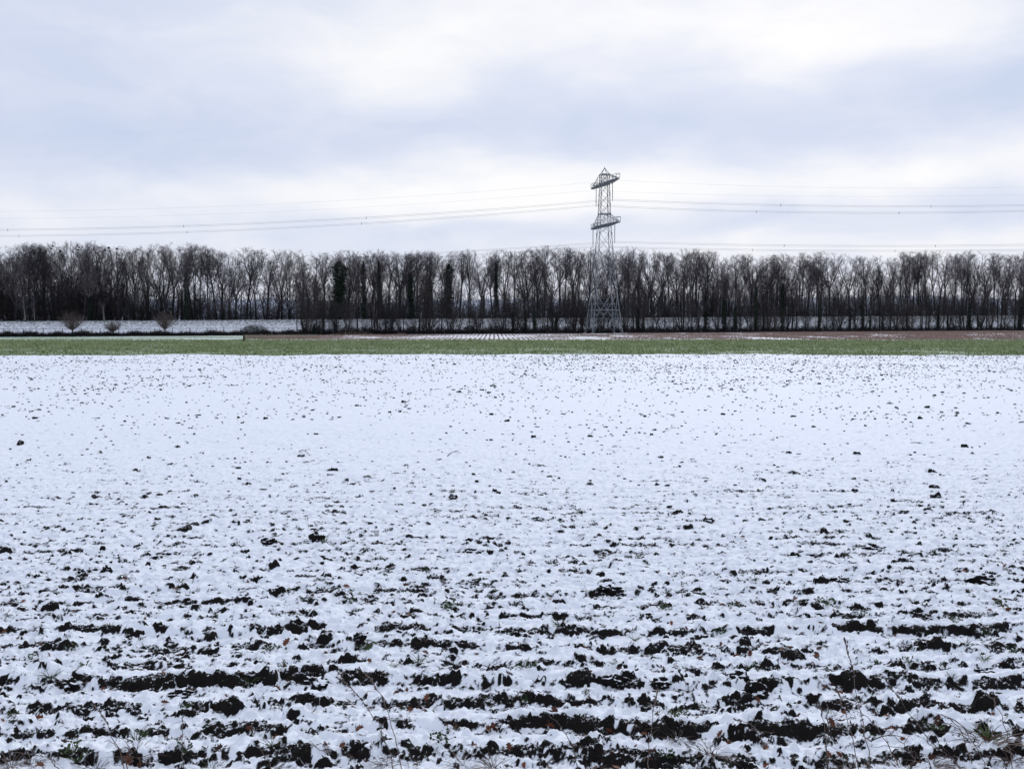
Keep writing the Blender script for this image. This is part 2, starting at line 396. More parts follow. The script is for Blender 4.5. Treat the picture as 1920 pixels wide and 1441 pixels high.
# ---- the dike: a long embankment running obliquely away to the right --------
B0 = np.array([-90.0, 168.0]); TD = np.array([.905, .4254]); ND = np.array([-.4254, .905])
def dk(s, o): return B0 + TD * s + ND * o
def line_at(px, o):
    """point of the line offset o behind the field edge, seen in image column px"""
    k = (px - 960) / F; p0 = B0 + ND * o
    s = (k * p0[1] - p0[0]) / (TD[0] - k * TD[1]); return p0 + TD * s, s
def crest(s): return 2.75 + 1.75 * float(np.clip(s / 270, -.3, 1.4))
svals = np.linspace(-160, 420, 240)
prof = [(1.5, -.12, 0), (3.5, 0, 0.02), (5.0, .0, .12), (13.5, .0, .97), (15, 0, 1.0), (23, 0, 1.0), (36, -.12, 0.0)]
ov = np.concatenate([np.linspace(2, 4.5, 6), np.linspace(5, 14, 26), np.linspace(15, 38, 14)])
def dprof(o): return np.interp(o, [2, 4.2, 13.2, 15.5, 23, 37], [0, .02, .93, 1.0, 1.0, 0])
V = []
for s in svals:
    for o in ov:
        p = dk(s, o); V.append((p[0], p[1], -.12 + (crest(s) + .12) * float(dprof(o))))
V = np.array(V)
V[:, 2] += .06 * fbm(V[:, 0] * .5, V[:, 1] * .5, 3, 3) + np.where(V[:, 2] > .2, .02 * gnoise(V[:, 0] * .12, V[:, 2] * 4.2, 8), 0)
i = np.arange(len(svals) * len(ov)).reshape(len(svals), len(ov))
q = np.stack([i[:-1, :-1], i[1:, :-1], i[1:, 1:], i[:-1, 1:]], -1).reshape(-1, 4)
# snow with grass showing in terrace lines
md = mat('dike_snow', rough=.8, spec=.2); t = md.node_tree; b = t.nodes['Principled BSDF']
c = N(t, 'ShaderNodeTexCoord'); mp_ = N(t, 'ShaderNodeMapping'); mp_.inputs['Rotation'].default_value = (0, 0, -math.atan2(TD[1], TD[0])); mp_.inputs['Scale'].default_value = (1, 1, 1)
t.links.new(c.outputs['Object'], mp_.inputs[0])
mp2 = N(t, 'ShaderNodeMapping'); mp2.inputs['Scale'].default_value = (.9, .6, 2.6); t.links.new(mp_.outputs[0], mp2.inputs[0])
n1 = N(t, 'ShaderNodeTexNoise', i_Scale=2.6, i_Detail=9.0, i_Roughness=.8); t.links.new(mp2.outputs[0], n1.inputs['Vector'])
sp = N(t, 'ShaderNodeSeparateXYZ'); t.links.new(c.outputs['Object'], sp.inputs[0])
hgt = math_n(t, 'MULTIPLY', sp.outputs[2], -.045)     # wind has thinned the snow towards the crest
f = math_n(t, 'ADD', n1.outputs['Fac'], hgt)
r = N(t, 'ShaderNodeValToRGB'); t.links.new(f, r.inputs[0])
r.color_ramp.elements[0].position = .33; r.color_ramp.elements[0].color = (.07, .075, .07, 1)
r.color_ramp.elements[1].position = .45; r.color_ramp.elements[1].color = (*SNOW, 1)
t.links.new(r.outputs[0], b.inputs['Base Color'])
tag(link('dike', mesh_np('dike', V, q, None, md, True)), kind='structure')
# stubble field bounded by the dike foot
V = []; xs = np.linspace(-39, 200, 80)
for x in xs:
    s = (x - B0[0]) / TD[0]; ye = B0[1] + TD[1] * s + 3.4
    for k in np.linspace(0, 1, 12): V.append((x, 141 + (ye - 141) * k, -.02))
i = np.arange(80 * 12).reshape(80, 12)
q = np.stack([i[:-1, :-1], i[1:, :-1], i[1:, 1:], i[:-1, 1:]], -1).reshape(-1, 4)
tag(link('stubble_ground', mesh_np('stubble_ground', np.array(V), q, None, m)), kind='structure')

rng = np.random.default_rng(7)
random.seed(7)
# ---- rows of stubble (uncountable) -------------------------------------------
g = Geo(); VX = (925 - 960) / F
P0 = []; P1 = []; R0 = []
for r_ in range(-70, 300):
    x0 = -2.6 + r_ * .76
    L = np.arange(141.5, 300, .33)
    x = x0 + VX * (L - 141) + rng.normal(0, .05, len(L)); y = L + rng.uniform(-.12, .12, len(L))
    lim = B0[1] + TD[1] * (x - B0[0]) / TD[0] + 2.5
    left = -36 + 0 * y
    dens = .90 - .28 * np.exp(-((x + 2) / 26) ** 2)
    gone = sstep(.10, .35, fbm(x * .11, y * .045, 51, 3)) * .75     # patches drifted over
    ok = (y < lim) & (x > -38) & (rng.random(len(L)) < dens - gone)
    x = x[ok]; y = y[ok]; n = len(x)
    if not n: continue
    h = rng.uniform(.02, .10, n) + .07 * sstep(22, 70, np.abs(x + 2))
    P0.append(np.stack([x, y, np.full(n, -.03)], 1)); P1.append(np.stack([x + rng.normal(0, .05, n), y + rng.normal(0, .08, n), h], 1)); R0.append(rng.uniform(.06, .11, n))
P0 = np.concatenate(P0); P1 = np.concatenate(P1); R0 = np.concatenate(R0)
g.segs(P0, P1, R0, R0 * .4, 3)
tag(g.build('stubble', M['stubble']), 'brown crop stubble in rows with snow lying between them', 'stubble', kind='stuff')

# ---- leafy crop of the green strip (uncountable) -----------------------------
def blades(n, xs_, ys_, zs_, h, w, m, name, label, cat):
    a = rng.uniform(0, math.pi, n); dx = np.cos(a) * w; dy = np.sin(a) * w
    lx = rng.normal(0, .5, n) * h; ly = rng.normal(0, .5, n) * h
    V = np.stack([np.stack([xs_ - dx, ys_ - dy, zs_], 1), np.stack([xs_ + dx, ys_ + dy, zs_], 1), np.stack([xs_ + lx, ys_ + ly, zs_ + h], 1)], 1).reshape(-1, 3)
    T = np.arange(3 * n).reshape(-1, 3)
    return tag(link(name, mesh_np(name, V, None, T, m)), label, cat, kind='stuff')
n = 70000
Yb = 76 + 66 * rng.random(n) ** .9; Xb = (rng.random(n) * 2 - 1) * (.57 * Yb + 3)
keep = Yb > far_edge(Xb) + 1.2 * fbm(Xb * .5, Yb * 0, 44, 3) - 1.0 * rng.random(n) ** 2.0
bare_k = fbm(Xb * .12, Yb * .3, 77, 3)
keep &= (rng.random(n) > np.where((Yb < 98) & (bare_k > .12), .93, np.where((Yb > 128) & (bare_k > .35), .6, 0)))
Xb = Xb[keep]; Yb = Yb[keep]; n = len(Xb)
blades(n, Xb, Yb, np.full(n, -.08), rng.uniform(.12, .30, n) * (1 + .5 * (rng.random(n) > .98)), rng.uniform(.04, .12, n), M['green'], 'crop_leaves', 'low green winter crop covering the strip beyond the snow', 'crop')
# meadow grass tufts
n = 9000
Xb = rng.uniform(-150, -40, n); Yb = rng.uniform(142, 172, n)
keep = Yb < B0[1] + TD[1] * (Xb - B0[0]) / TD[0] + 2
Xb = Xb[keep]; Yb = Yb[keep]; n = len(Xb)
blades(n, Xb, Yb, np.full(n, -.05), rng.uniform(.04, .1, n), rng.uniform(.05, .12, n), M['frost'], 'meadow_grass', 'short frosted grass of the pale green meadow strip', 'grass')

# ================================================================= TREES
def norm(v): return v / (np.linalg.norm(v) + 1e-9)
def perp(d, a):
    ref = np.array([0, 0, 1.0]) if abs(d[2]) < .95 else np.array([1.0, 0, 0])
    u = norm(np.cross(d, ref)); v = np.cross(d, u); return u * math.cos(a) + v * math.sin(a)
def grow(rd, p, d, L, r, nseg, bend, up):
    bend = bend * .72
    pts = [p]; d = norm(d)
    for k in range(nseg):
        d = norm(d + rd.normal(0, bend, 3) + np.array([0, 0, up]))
        p = p + d * (L / nseg); pts.append(p)
    return np.array(pts)
def poly_segs(out, pts, r0, r1):
    n = len(pts) - 1
    rr = np.linspace(r0, r1, n + 1)
    for k in range(n): out.append((pts[k], pts[k + 1], rr[k], rr[k + 1]))
def tree_mesh(seed, style):
    """20 m tall leafless tree: returns (trunk mesh, crown mesh, trunk path)"""
    rd = np.random.default_rng(seed); tr = Geo(); cr_ = Geo(); seg = []
    leaders = []
    if style == 'fan':
        fork = rd.uniform(6.5, 9.5); nl = rd.integers(3, 6)
        base = grow(rd, np.zeros(3), np.array([rd.normal(0, .04), rd.normal(0, .04), 1]), fork, 0, 5, .03, .05)
        tr.tube(base, np.linspace(.26, .19, len(base)), 8)
        a0 = rd.uniform(0, 6.28)
        for k in range(nl):
            a = a0 + k * 6.28 / nl + rd.normal(0, .3); dv = np.array([0, 0, 1.0]) + perp(np.array([0, 0, 1.0]), a) * rd.uniform(.18, .5)
            L = (19.6 - fork) * rd.uniform(.82, 1.0); path = grow(rd, base[-1] - np.array([0, 0, .15]), dv, L, 0, 8, .06, .07)
            leaders.append((path, .12, .018, .1))
    elif style == 'straight':
        H = 19.6; base = grow(rd, np.zeros(3), np.array([rd.normal(0, .03), rd.normal(0, .03), 1]), H, 0, 12, .025, .04)
        tr.tube(base[:7], np.linspace(.21, .13, 7), 7)
        leaders.append((base[6:], .16, .02, .0)); 
        for k in range(rd.integers(3, 6)):
            i0 = rd.integers(4, 8); a = rd.uniform(0, 6.28); dv = np.array([0, 0, 1.0]) + perp(np.array([0, 0, 1.0]), a) * rd.uniform(.3, .6)
            leaders.append((grow(rd, base[i0], dv, (19.2 - base[i0][2]) * rd.uniform(.6, .95), 0, 7, .06, .12), .09, .015, .1))
    elif style == 'twin':
        a = rd.uniform(0, 6.28)
        for sg in (1, -1):
            dv = np.array([0, 0, 1.0]) + perp(np.array([0, 0, 1.0]), a) * .07 * sg
            base = grow(rd, perp(np.array([0, 0, 1.0]), a) * .25 * sg, dv, 10.5 + rd.normal(0, .7), 0, 6, .035, .05)
            tr.tube(base, np.linspace(.17, .12, len(base)), 7)
            for k in range(3):
                dv = np.array([0, 0, 1.0]) + perp(np.array([0, 0, 1.0]), rd.uniform(0, 6.28)) * rd.uniform(.12, .4)
                leaders.append((grow(rd, base[-1 - k % 2], dv, (19.5 - base[-1][2]) * rd.uniform(.75, 1.0), 0, 7, .06, .09), .095, .014, .0))
    else:   # 'wide'
        fork = rd.uniform(5, 7); base = grow(rd, np.zeros(3), np.array([rd.normal(0, .06), 0, 1]), fork, 0, 4, .04, .05)
        tr.tube(base, np.linspace(.30, .22, len(base)), 8)
        for k in range(6):
            dv = np.array([0, 0, 1.0]) + perp(np.array([0, 0, 1.0]), k * 1.05 + rd.normal(0, .25)) * rd.uniform(.35, .75)
            leaders.append((grow(rd, base[-1 - (k % 2)], dv, (20.5 - fork) * rd.uniform(.8, 1.0), 0, 8, .07, .07), .13, .018, .0))
    fixed = []
    for path, r0, r1, clear in leaders:      # draw every limb up to one rounded crown outline
        tip = path[-1]; want = 19.8 - .16 * (tip[0] ** 2 + tip[1] ** 2) ** .9 - rd.uniform(0, 1.3); p0_ = path[0]
        kz = np.clip((want - p0_[2]) / (tip[2] - p0_[2] + 1e-6), .75, 1.5); q_ = path.copy(); q_[:, 2] = p0_[2] + (path[:, 2] - p0_[2]) * kz; fixed.append((q_, r0, r1, clear))
    leaders = fixed
    tw = []
    hb_ = base[-1][2] if style != 'straight' else 12
    for k in range(20):
        z_ = rd.uniform(1.2, hb_); i0 = int(np.argmin(np.abs(base[:, 2] - z_))); q0 = base[i0] + np.array([0, 0, z_ - base[i0][2]])
        a_ = rd.uniform(0, 6.28); b_ = grow(rd, q0, np.array([math.cos(a_), math.sin(a_), rd.uniform(.1, .9)]), rd.uniform(.6, 2.4), 0, 4, .15, .10); poly_segs(seg, b_, .022, .010)
        for w_ in range(5):
            i2 = rd.integers(0, 4); q1 = b_[i2] + (b_[i2 + 1] - b_[i2]) * rd.random(); tw.append((q1, q1 + norm(b_[i2 + 1] - b_[i2] + rd.normal(0, .12, 3)) * .1 + rd.normal(0, .35, 3), .011, .007))
    for path, r0, r1, clear in leaders:
        poly_segs(seg, path, r0, r1)
        n1 = 13; 
        for k in range(n1):
            t_ = .08 + .92 * (k + rd.random()) / n1; i0 = min(int(t_ * (len(path) - 1)), len(path) - 2); fr = t_ * (len(path) - 1) - i0
            p = path[i0] * (1 - fr) + path[i0 + 1] * fr; dd = norm(path[i0 + 1] - path[i0])
            L = rd.uniform(1.8, 3.6) * (1 - .42 * t_); br = grow(rd, p, dd * .8 + perp(dd, rd.uniform(0, 6.28)) * rd.uniform(.5, .95), L, 0, 4, .12, .10)
            rb = max(.022, r0 * .34 * (1 - .6 * t_)); poly_segs(seg, br, rb, .012)
            for j in range(5):
                t2 = .2 + .8 * (j + rd.random()) / 5; i1 = min(int(t2 * 4), 3); q0 = br[i1] + (br[i1 + 1] - br[i1]) * (t2 * 4 - i1); d2 = norm(br[i1 + 1] - br[i1])
                L2 = rd.uniform(.7, 1.6) * (1 - .35 * t_); b2 = grow(rd, q0, d2 * .8 + perp(d2, rd.uniform(0, 6.28)) * rd.uniform(.5, .9), L2, 0, 3, .14, .10)
                poly_segs(tw, b2, .013, .008)
                for w_ in range(6):
                    i2 = rd.integers(0, 3); d3 = norm(b2[i2 + 1] - b2[i2]); q1 = b2[i2] + (b2[i2 + 1] - b2[i2]) * rd.random()
                    e_ = q1 + norm(d3 + perp(d3, rd.uniform(0, 6.28)) * .7 + np.array([0, 0, .15])) * rd.uniform(.4, .95)
                    tw.append((q1, e_, .0085, .0055))
    def inside(e_):          # twig ends stop at one rounded crown outline
        r_ = math.hypot(e_[1][0], e_[1][1]); return e_[1][2] < 20.0 - .15 * r_ ** 1.9 + rd.normal(0, .22)
    tw = [e_ for e_ in tw if inside(e_)]; seg = [e_ for e_ in seg if e_[2] > .05 or inside(e_)]
    for lst, k in ((seg, 4), (tw, 3)):
        A = list(zip(*lst)); cr_.segs(np.array(A[0]), np.array(A[1]), np.array(A[2]), np.array(A[3]), k)
    return tr, cr_
def shrub_mesh(seed, H=6.0, W=4.0, stems=12, dome=False):
    rd = np.random.default_rng(seed); tr = Geo(); seg = []; tw = []
    if dome:
        base = np.array([[0, 0, 0], [.03, 0, H * .12], [0, .03, H * .30]]); tr.tube(base, [.11, .10, .09], 6)
    else: tr.tube([[0, 0, 0], [0, 0, .35]], [.14, .10], 6)
    for k in range(stems):
        a = k * 2.4 + rd.normal(0, .3); spread = rd.uniform(.1, 1.0) if not dome else 2.6 * ((k + .5) / stems) ** .8
        p = np.array([0, 0, H * (.29 if dome else .03)]) * rd.uniform(.8, 1)
        dv = np.array([math.cos(a) * spread * W / H, math.sin(a) * spread * W / H, 1.0])
        L = H * (.66 if dome else 1.0) * rd.uniform(.8, 1.0) * (1 + (.0 if dome else .12) * spread)
        st = grow(rd, p, dv, L, 0, 6, .09, .03 if not dome else .06); poly_segs(seg, st, .07 if dome else .06, .012)
        for j in range(13):
            t_ = .15 + .85 * (j + rd.random()) / 13; i0 = min(int(t_ * 6), 5); q0 = st[i0] + (st[i0 + 1] - st[i0]) * (t_ * 6 - i0); dd = norm(st[i0 + 1] - st[i0])
            b_ = grow(rd, q0, dd * .7 + perp(dd, rd.uniform(0, 6.28)) * .8, rd.uniform(.5, 1.4) * H / 6, 0, 3, .16, .06); poly_segs(tw, b_, .018, .009)
            for w_ in range(5):
                i2 = rd.integers(0, 3); d3 = norm(b_[i2 + 1] - b_[i2]); q1 = b_[i2] + (b_[i2 + 1] - b_[i2]) * rd.random()
                tw.append((q1, q1 + norm(d3 + perp(d3, rd.uniform(0, 6.28)) * .8) * rd.uniform(.3, .75) * H / 6, .010, .006))
    cg = Geo()
    for lst, k in ((seg, 4), (tw, 3)):
        A = list(zip(*lst)); cg.segs(np.array(A[0]), np.array(A[1]), np.array(A[2]), np.array(A[3]), k)
    return tr, cg
def ivy_mesh(seed, z0, z1, rad, top=0.0, H=20, lean=0.0, n=2600):
    """leafy ivy sleeve; irregular lobes"""
    rd = np.random.default_rng(seed)
    z = rd.uniform(z0, z1, n); k = (z - z0) / (z1 - z0)
    lob = .6 + .55 * np.abs(gnoise(z * .55, z * 0 + seed, seed)) + .3 * gnoise(z * 1.7, z * 0, seed + 3)
    env = (rad * lob * (1 - .35 * k) + top * np.exp(-((k - .84) / .12) ** 2)) * np.sqrt(np.clip(1 - k ** 5, .02, 1))
    a = rd.uniform(0, 6.28, n); side = 1 + .5 * gnoise(np.cos(a) * 1.5 + 9, z * .4 + np.sin(a), seed + 5)
    r = env * side * rd.uniform(.35, 1.25, n)
    P = np.stack([np.cos(a) * r + lean * k ** 1.5, np.sin(a) * r, z], 1)
    s = rd.uniform(.09, .22, n)
    d1 = rd.normal(0, 1, (n, 3)); d1 /= np.linalg.norm(d1, axis=1)[:, None]; d2 = np.cross(d1, rd.normal(0, 1, (n, 3))); d2 /= np.linalg.norm(d2, axis=1)[:, None]
    V = np.stack([P + d1 * s[:, None], P + d2 * s[:, None] * .8, P - d1 * s[:, None], P - d2 * s[:, None] * .8], 1).reshape(-1, 3)
    g = Geo(); g.add(V, np.arange(4 * n).reshape(-1, 4)); return g

STY = ['fan', 'fan', 'fan', 'straight', 'straight', 'twin', 'twin', 'wide', 'fan', 'straight', 'wide', 'fan']
LIB = []
for i_, st in enumerate(STY):
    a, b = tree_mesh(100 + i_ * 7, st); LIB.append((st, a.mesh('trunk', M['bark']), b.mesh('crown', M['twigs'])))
LIBF = []
for i_, st in enumerate(['straight', 'fan', 'twin', 'straight', 'wide']):
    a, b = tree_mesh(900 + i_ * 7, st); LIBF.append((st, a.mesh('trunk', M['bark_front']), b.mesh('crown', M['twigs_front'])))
SH = []
for i_ in range(6):
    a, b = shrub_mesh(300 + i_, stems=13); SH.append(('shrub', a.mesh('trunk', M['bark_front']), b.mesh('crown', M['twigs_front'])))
IVY = [ivy_mesh(500 + i_, .2, z1, rad, top, n=n_).mesh('ivy', M['ivy']) for i_, (z1, rad, top, n_) in enumerate(
    [(14, .8, 0, 2500), (17.5, 1.3, 1.3, 5200), (9, .85, 0, 1700), (18, .75, .3, 2700), (12, 1.15, .5, 2400)])]
REC = []
def plant(kind, px, o, top, lib, vi, rz=None, wide=1.0, ivy=None, z=None, name='bare_tree', look=None, row='back'):
    p, s = line_at(px, o)
    z0 = (-.12 + (crest(s) + .12) * float(dprof(o)) if o > 2 else 0.0) if z is None else z
    zt = at(px, top, p[1]).z
    H = zt - z0
    st, tm, cm = lib[vi % len(lib)]
    base = 6.0 if st == 'shrub' else 20.0
    k = H / base
    wk = k * wide if st == 'shrub' else (.45 * k + .55 * min(k, 1.1)) * wide * 1.15
    root = empty(name, (p[0], p[1], z0 - .05), random.uniform(0, 6.28) if rz is None else rz, (wk, wk, k))
    link('trunk', tm, root); link('crown', cm, root)
    if ivy is not None: link('ivy', IVY[ivy], root)
    REC.append(dict(o=root, px=proj((p[0], p[1], z0))[0], st=st, ivy=ivy, row=row, look=look, H=H, top=top))
    return root
SKX = [0, 35, 90, 140, 170, 200, 225, 250, 300, 350, 400, 450, 480, 550, 610, 650, 690, 740, 790, 850, 880, 910, 945, 985, 1005, 1050, 1085, 1110, 1140, 1200, 1245, 1300, 1345, 1400, 1460, 1510, 1550, 1580, 1620, 1650, 1700, 1740, 1790, 1830, 1870, 1910, 1960]
SKY_ = [465, 456, 453, 451, 451, 461, 458, 466, 456, 454, 460, 461, 464, 467, 472, 466, 466, 471, 468, 472, 467, 471, 470, 471, 463, 460, 463, 466, 462, 463, 468, 464, 475, 478, 477, 477, 472, 482, 477, 483, 473, 473, 469, 475, 478, 468, 466]
def sk(px): return float(np.interp(px, SKX, SKY_)) - 4.0
# main row on the crest
x = -40.0; j = 0
while x < 1990:
    vi = (j * 5 + random.randint(0, 2)) % len(LIB)
    plant('t', x, random.uniform(17, 25), sk(x) + min(abs(random.gauss(0, 4.5)), 14) - (2 if x > 1350 else 0), LIB, vi, wide=random.uniform(.8, 1.35)).rotation_euler.x = random.gauss(0, .03)
    x += random.choice((random.uniform(5, 9), random.uniform(11, 17), random.uniform(13, 22))); j += 1
# deeper rows behind the dike: lower crowns seen through the gaps
x = -30.0
while x < 1980:
    dense = x < 250 or 450 < x < 560
    plant('t', x, random.uniform(28, 44), sk(x) + (random.uniform(5, 60) if not dense else random.uniform(5, 40)), LIB, random.randint(0, 11), wide=random.uniform(.8, 1.1), z=0, row='deep')
    x += random.uniform(19, 34) * (.62 if x < 250 else 1)
# understorey behind the crest
x = -30.0
while x < 1980:
    t_ = random.uniform(518, 572) if x > 260 else random.uniform(505, 560)
    if 380 < x < 560 or 840 < x < 990: t_ = random.uniform(565, 590)
    plant('s', x, random.uniform(19, 30), t_, SH, random.randint(0, 5), wide=random.uniform(.6, 1.0), name='bare_shrub', row='under')
    x += random.uniform(9, 17) * (.6 if x < 250 else 1)
# ivy-clad trees (image column, crown top, ivy kind, tree form, width)
for px, top, iv, vi, w, look in [
    (265, 538, 2, 3, 1.0, 'short ivy-covered trunk, dark green pillar'), (352, 470, 0, 3, 1.1, 'leaning tree with ivy up its trunk'),
    (172, 500, 2, 1, 1.3, 'ivy-sleeved tree in the dense dark stretch'),
    (638, 474, 1, 3, 1.5, 'broad tree smothered in ivy to its top'), (683, 478, 3, 4, 1.2, 'slim ivy-clad tree, first right of the broad ivy-smothered one'),
    (712, 476, 3, 9, .9, 'thin ivy-clad tree, second right of the broad ivy-smothered one'), (770, 474, 0, 5, 1.5, 'thick ivy-clad tree with bare top'),
    (806, 470, 4, 4, 1.1, 'brownish ivy-clad tree left of the knob-topped ivy tree'), (842, 480, 1, 9, 1.05, 'knob-topped ivy tree with gnarled head'),
    (930, 476, 3, 3, .9, 'narrow ivy tree with bare twigs around its head'), (907, 500, 2, 8, .9, 'tree with ivy cone around its foot'),
    (420, 545, 2, 7, 1.7, 'low dark evergreen clump between trunks')]:
    plant('t', px, 15.5, top, LIB, vi, wide=w, ivy=iv, look=look, row='ivy')
# front row, rooted at the edge of the stubble field
fr = [(558, 540), (575, 545), (597, 520), (607, 530), (628, 548), (655, 556), (671, 510), (700, 505), (708, 520), (735, 560), (757, 520), (786, 500), (803, 512), (828, 505), (850, 535), (880, 555),
      (905, 555), (930, 550), (948, 545), (962, 530), (985, 530), (1002, 520), (1015, 540), (1027, 500), (1043, 545), (1060, 560), (1075, 520), (1090, 540), (1128, 585), (1140, 548), (1170, 500), (1188, 545), (1195, 520),
      (1206, 540), (1230, 560), (1245, 545), (1262, 565), (1280, 500), (1290, 545), (1310, 530), (1322, 510), (1345, 540), (1357, 520), (1378, 510), (1400, 545), (1416, 500), (1432, 490), (1440, 510), (1466, 490), (1484, 500), (1492, 520),
      (1510, 560), (1535, 500), (1548, 520), (1592, 540), (1602, 545), (1616, 520), (1630, 550), (1648, 500), (1655, 505), (1668, 540), (1700, 490), (1727, 510), (1734, 540), (1757, 540), (1768, 555), (1775, 550), (1808, 500), (1815, 505), (1832, 495), (1848, 520), (1858, 540), (1872, 505), (1882, 510), (1900, 520), (1912, 515), (1935, 520)]
ivf = {607: 2, 1002: 2, 985: 2, 1090: 2, 1195: 2, 1206: 2, 1322: 0, 1357: 4, 1378: 2, 1416: 0, 1466: 0, 1535: 2, 1592: 4, 1616: 0, 1630: 2, 1757: 4, 1775: 2, 1815: 2, 1912: 4, 962: 2, 1043: 2}
for i_, (px, top) in enumerate(fr):
    o = random.uniform(.8, 2.6)
    iv = ivf.get(px)
    plant('t', px, o, top, LIBF, i_, wide=random.uniform(.7, 1.0), ivy=iv, z=0, row='front')
# front shrubs between the trunks
x = 570.0
while x < 1950:
    plant('s', x, random.uniform(.5, 2.8), random.uniform(560, 604), SH, random.randint(0, 5), wide=random.uniform(.8, 1.3), z=0, name='bare_shrub', row='frontshrub')
    x += random.uniform(9, 22)
# three lone bushes, bramble dome, little conifer
LB = []
for i_, (px, top, W, nm) in enumerate([(137, 582, 4.4, 'tallest of the three lone bushes by the snowy bank, round and bare'), (213, 599, 3.6, 'lowest of the three lone bushes, between the two rounder ones'), (310, 583, 3.8, 'right-hand round bare bush of the three by the snowy bank')]):
    Hb = 4.5 if i_ != 1 else 3.1
    a, b = shrub_mesh(700 + i_, H=Hb, W=W * .75, stems=22, dome=True)
    p, s = line_at(px, 1.0); root = empty('lone_bush', (p[0], p[1], -.05)); k = (at(px, top, p[1]).z + .05) / (Hb * 1.0)
    root.scale = (1, 1, k)
    link('trunk', a.mesh('trunk', M['bark']), root); link('crown', b.mesh('crown', M['bush']), root); tag(root, nm, 'bush', 'lone bushes along the meadow edge')
g = Geo(); P0 = []; P1 = []
pc, s = line_at(478, 1.2)
for k in range(3800):
    a = random.uniform(0, 6.28); rr = random.random() ** .5
    q0 = np.array([pc[0] + math.cos(a) * rr * 3.2, pc[1] + math.sin(a) * rr * 1.6, random.random() * 2.2 * (1 - rr ** 2) ** .6])
    P0.append(q0); P1.append(q0 + np.array([random.gauss(0, .3), random.gauss(0, .3), random.gauss(0, .18)]))
g.segs(np.array(P0), np.array(P1), np.full(3800, .014), np.full(3800, .009))
tag(g.build('bramble_bush', M['thicket']), 'low dome of dark brambles just left of the wooden post', 'bush')
# undergrowth along the edge and on the crest (uncountable)
def thicket(name, label, pxa, pxb, oa, ob, hfun, n, m, z=None):
    g = Geo(); px = rng.uniform(pxa, pxb, n); P0 = np.zeros((n, 3)); P1 = np.zeros((n, 3))
    for i_ in range(n):
        o = rng.uniform(oa, ob); p, s = line_at(px[i_], o); hh = hfun(px[i_]) * rng.random() ** .8
        zz = (0 if z is None else crest(s) * float(dprof(o)))
        h1 = rng.random() * hh
        P0[i_] = (p[0], p[1], zz + h1); P1[i_] = P0[i_] + np.array([rng.normal(0, .3), rng.normal(0, .3), abs(rng.normal(.15, .3))])
    g.segs(P0, P1, rng.uniform(.015, .04, n), rng.uniform(.008, .02, n), 3)
    return tag(g.build(name, m), label, 'undergrowth', kind='stuff')
thicket('undergrowth', 'dark scrub along the foot of the dike', -60, 1980, .4, 3.0, lambda px: .5 + .2 * math.sin(px * .05) + (1.0 if px > 560 else .0) + .3 * math.sin(px * .13), 80000, M['thicket'])
thicket('crest_undergrowth', 'dark scrub between the trunks on top of the dike', -60, 1980, 15, 26, lambda px: 5.2 + 1.6 * math.sin(px * .04) + 1.0 * math.sin(px * .17) + (3 if px < 250 else 0), 80000, M['thicket'], z=1)
g = Geo(); n = 70000; sx = rng.uniform(-220, 560, n); oo = rng.uniform(60, 110, n); pxy = B0[None] + TD[None] * sx[:, None] + ND[None] * oo[:, None]
hh = 11 + 3 * gnoise(sx * .06, oo * .06, 4) + 2 * gnoise(sx * .3, oo * .2, 6); zz = hh * rng.random(n) ** .8
P0 = np.stack([pxy[:, 0], pxy[:, 1], zz], 1); g.segs(P0, P0 + np.stack([rng.normal(0, .5, n), rng.normal(0, .5, n), rng.uniform(.3, 1.8, n)], 1), rng.uniform(.02, .06, n), rng.uniform(.01, .03, n), 3)
tag(g.build('far_wood', M['bark']), 'hazy mass of bare young trees far behind the tall row', 'wood', kind='stuff')
# snowy wooded rise on the horizon
hx = np.linspace(-900, 1100, 160); hy = np.linspace(0, 1, 14); V = []
for x_ in hx:
    for t_ in hy: V.append((x_, 900 + 500 * t_, -.2 + math.sin(t_ * math.pi / 2) * (34 + 9 * float(gnoise(np.array([x_ * .006]), np.array([.5]), 5)[0]) + 2.5 * float(fbm(np.array([x_ * .05]), np.array([t_ * 3.0]), 5, 3)[0]))))
i = np.arange(160 * 14).reshape(160, 14); q = np.stack([i[:-1, :-1], i[1:, :-1], i[1:, 1:], i[:-1, 1:]], -1).reshape(-1, 4)
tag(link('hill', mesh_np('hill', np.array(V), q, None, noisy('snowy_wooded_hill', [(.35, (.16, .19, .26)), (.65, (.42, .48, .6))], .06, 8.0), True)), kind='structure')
# reeds at the left end of the stubble field
n = 5200; px = rng.uniform(458, 760, n); Yb = 150 + 22 * rng.random(n) ** 1.2
Xr = (px - 960) / F * Yb; lim = B0[1] + TD[1] * (Xr - B0[0]) / TD[0] + 1.5; Yb = np.where(px > 600, lim - 4 * rng.random(n), Yb); Xr = (px - 960) / F * Yb
blades(n, Xr, Yb, np.full(n, -.03), rng.uniform(.15, .75, n) * np.where(px > 600, .8 + .5 * np.sin(px * .05), .85), rng.uniform(.03, .07, n), M['reed'], 'dry_reeds', 'pale brown dead reeds beside the wooden post', 'reeds')

